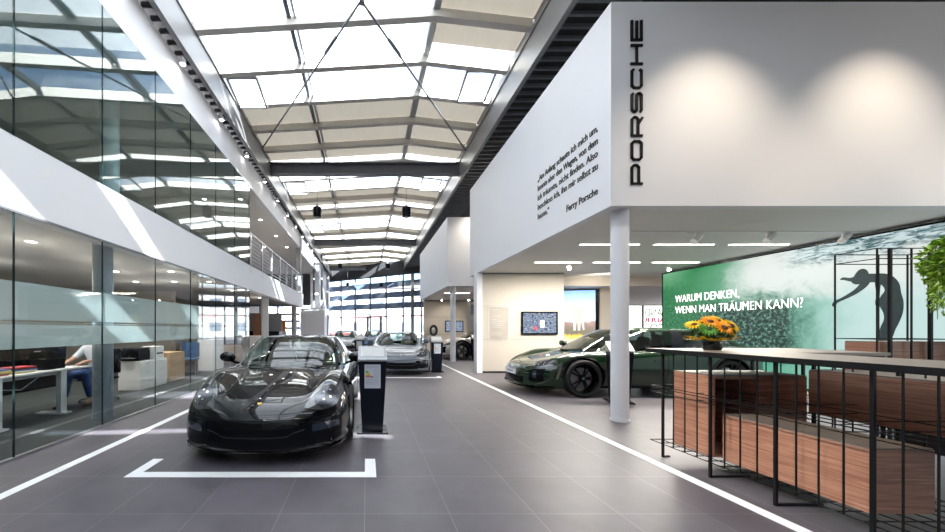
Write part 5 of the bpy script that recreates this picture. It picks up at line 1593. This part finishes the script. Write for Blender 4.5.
# ------------------------------------------------------------------ end facade
A = Vector((-4.2, 34.6, 0)); Bv = Vector((6.5, 27.3, 0)); dirv = (Bv-A).normalized(); ln = (Bv-A).length
ang = math.atan2(dirv.y, dirv.x)
ew = empty('window_5', A, ang, kind='structure')
MB().box((0, 0, .05), (ln, .02, 6.2)).build('pane', GLASSC, ew)
FRB = mat('frame_blue_grey', (.09, .11, .16), .5)
fr = MB(); k = 0; x = .35
while x < ln:
    fr.box((x-.045, -.10, 0), (x+.045, .08, 6.2)); x += 1.74
for z in (.06, 2.52, 6.18): fr.box((0, -.06, z-.05), (ln, .06, z+.05))
fr.build('window_frame', FRB, ew)
LOUV = mat('louvre_grey_blue', (.16, .21, .33), .6)
lv = MB()
for z in (3.25, 4.25, 5.2): lv.box((0, .35, z), (ln, .75, z+.50))
lv.build('sunshade', LOUV, ew)
MB().box((0, -.15, 6.2), (ln, .15, 7.4)).build('header', DARKC, ew)
dr = empty('door_1', A + dirv*3.85, ang, kind='structure')
d_ = MB(); 
for x in (0, 1.45, 2.9): d_.box((x-.06, -.14, 0), (x+.06, .10, 2.5))
d_.box((0, -.14, 2.40), (2.9, .10, 2.52)); d_.build('door_frame', mat('door_red_grey', (.16, .07, .08), .5), dr)
hb = MB()
for x in (1.3, 1.6): hb.cyl((x, -.18, .9), (x, -.18, 1.5), .02, n=8)
hb.build('door_handle', ALU, dr)
es = empty('exit_sign', A + dirv*5.3 + Vector((0, -.3, 2.7)), ang, 'small green exit sign above the glass end doors', 'sign')
MB().box((-.18, -.03, -.09), (.18, .03, .09)).build('housing', mat('exit_green', (.02, .35, .12), .4, emit=(.05, .6, .25), es=1.0), es)
MB().box((-.08, -.032, -.02), (.06, -.0305, .02)).build('arrow_symbol', WTXT, es)
MB().cyl((0, 0, .09), (0, 0, .1), .01, n=6).build('stem', DKST, es)
column('column_end', 1.05*30.2/335*0+ (411-366)*30.3/335, 29.3, 0, 6.9, .16, GREYST)
struct('column_end_left', MB().box((-3.75, 31.3, 0), (-3.5, 31.6, 6.9)), GREYST)
struct('wall_end_right', MB().box((6.4, 27.2, 0), (20, 27.5, 7.2)), BEIGED)

# outdoors
struct('ground_exterior', MB().box((-60, 34.7, -.22), (60, 120, -.02)).box((-60, 19.3, -.22), (-10.2, 34.7, -.02)), mat('asphalt', (.16, .16, .17), .9, var=.15))
eb = empty('exterior_building', (0, 62, -.02), label='pale white building with small windows seen through the glass end wall', cat='building')
MB().box((-26, 0, 0), (30, 8, 9)).build('wall', mat('render_white', (.36, .35, .36), .8), eb)
MB().box((-26, -.06, 3.6), (30, -.001, 3.85)).build('red_band', mat('red_band', (.55, .25, .24), .6), eb)
MB().box((-26.3, -.4, 9), (30.3, 8.3, 9.4)).build('roof', DKST, eb)
PW = mat('ext_window', (.08, .10, .14), .15)
for i in range(10):
    for z in (1.0, 5.4):
        x = -22+i*4.6
        w__ = MB().box((x, -.08, z), (x+2.2, -.001, z+1.6)).build('window', PW, eb)
for i in range(4):
    cc = copy_tree(car3); cc.location = (-8+i*6.5, 47 + (i % 2)*1.5, -.02); cc.rotation_euler = (0, 0, [.2, PI/2, -.3, PI/2][i])
    cc['label'] = ['silver car parked outside beyond the end doors, leftmost of four', 'red car parked outside beyond the glass end doors', 'silver car parked outside to the right of the red car', 'white car parked outside, rightmost beyond the glass end wall'][i]
    recolour(cc, [P_SILV, car_paint('paint_red', (.5, .02, .02)), P_SILV, car_paint('paint_white', (.7, .7, .7))][i], SOFT, P_SILV, None)


for y in (11.6, 13.8, 16.2, 18.4): spot('gallery_lamp', (-4.35, y, 5.82), (-4.35, y, 3.4), 70, 120, .8, r=.05)
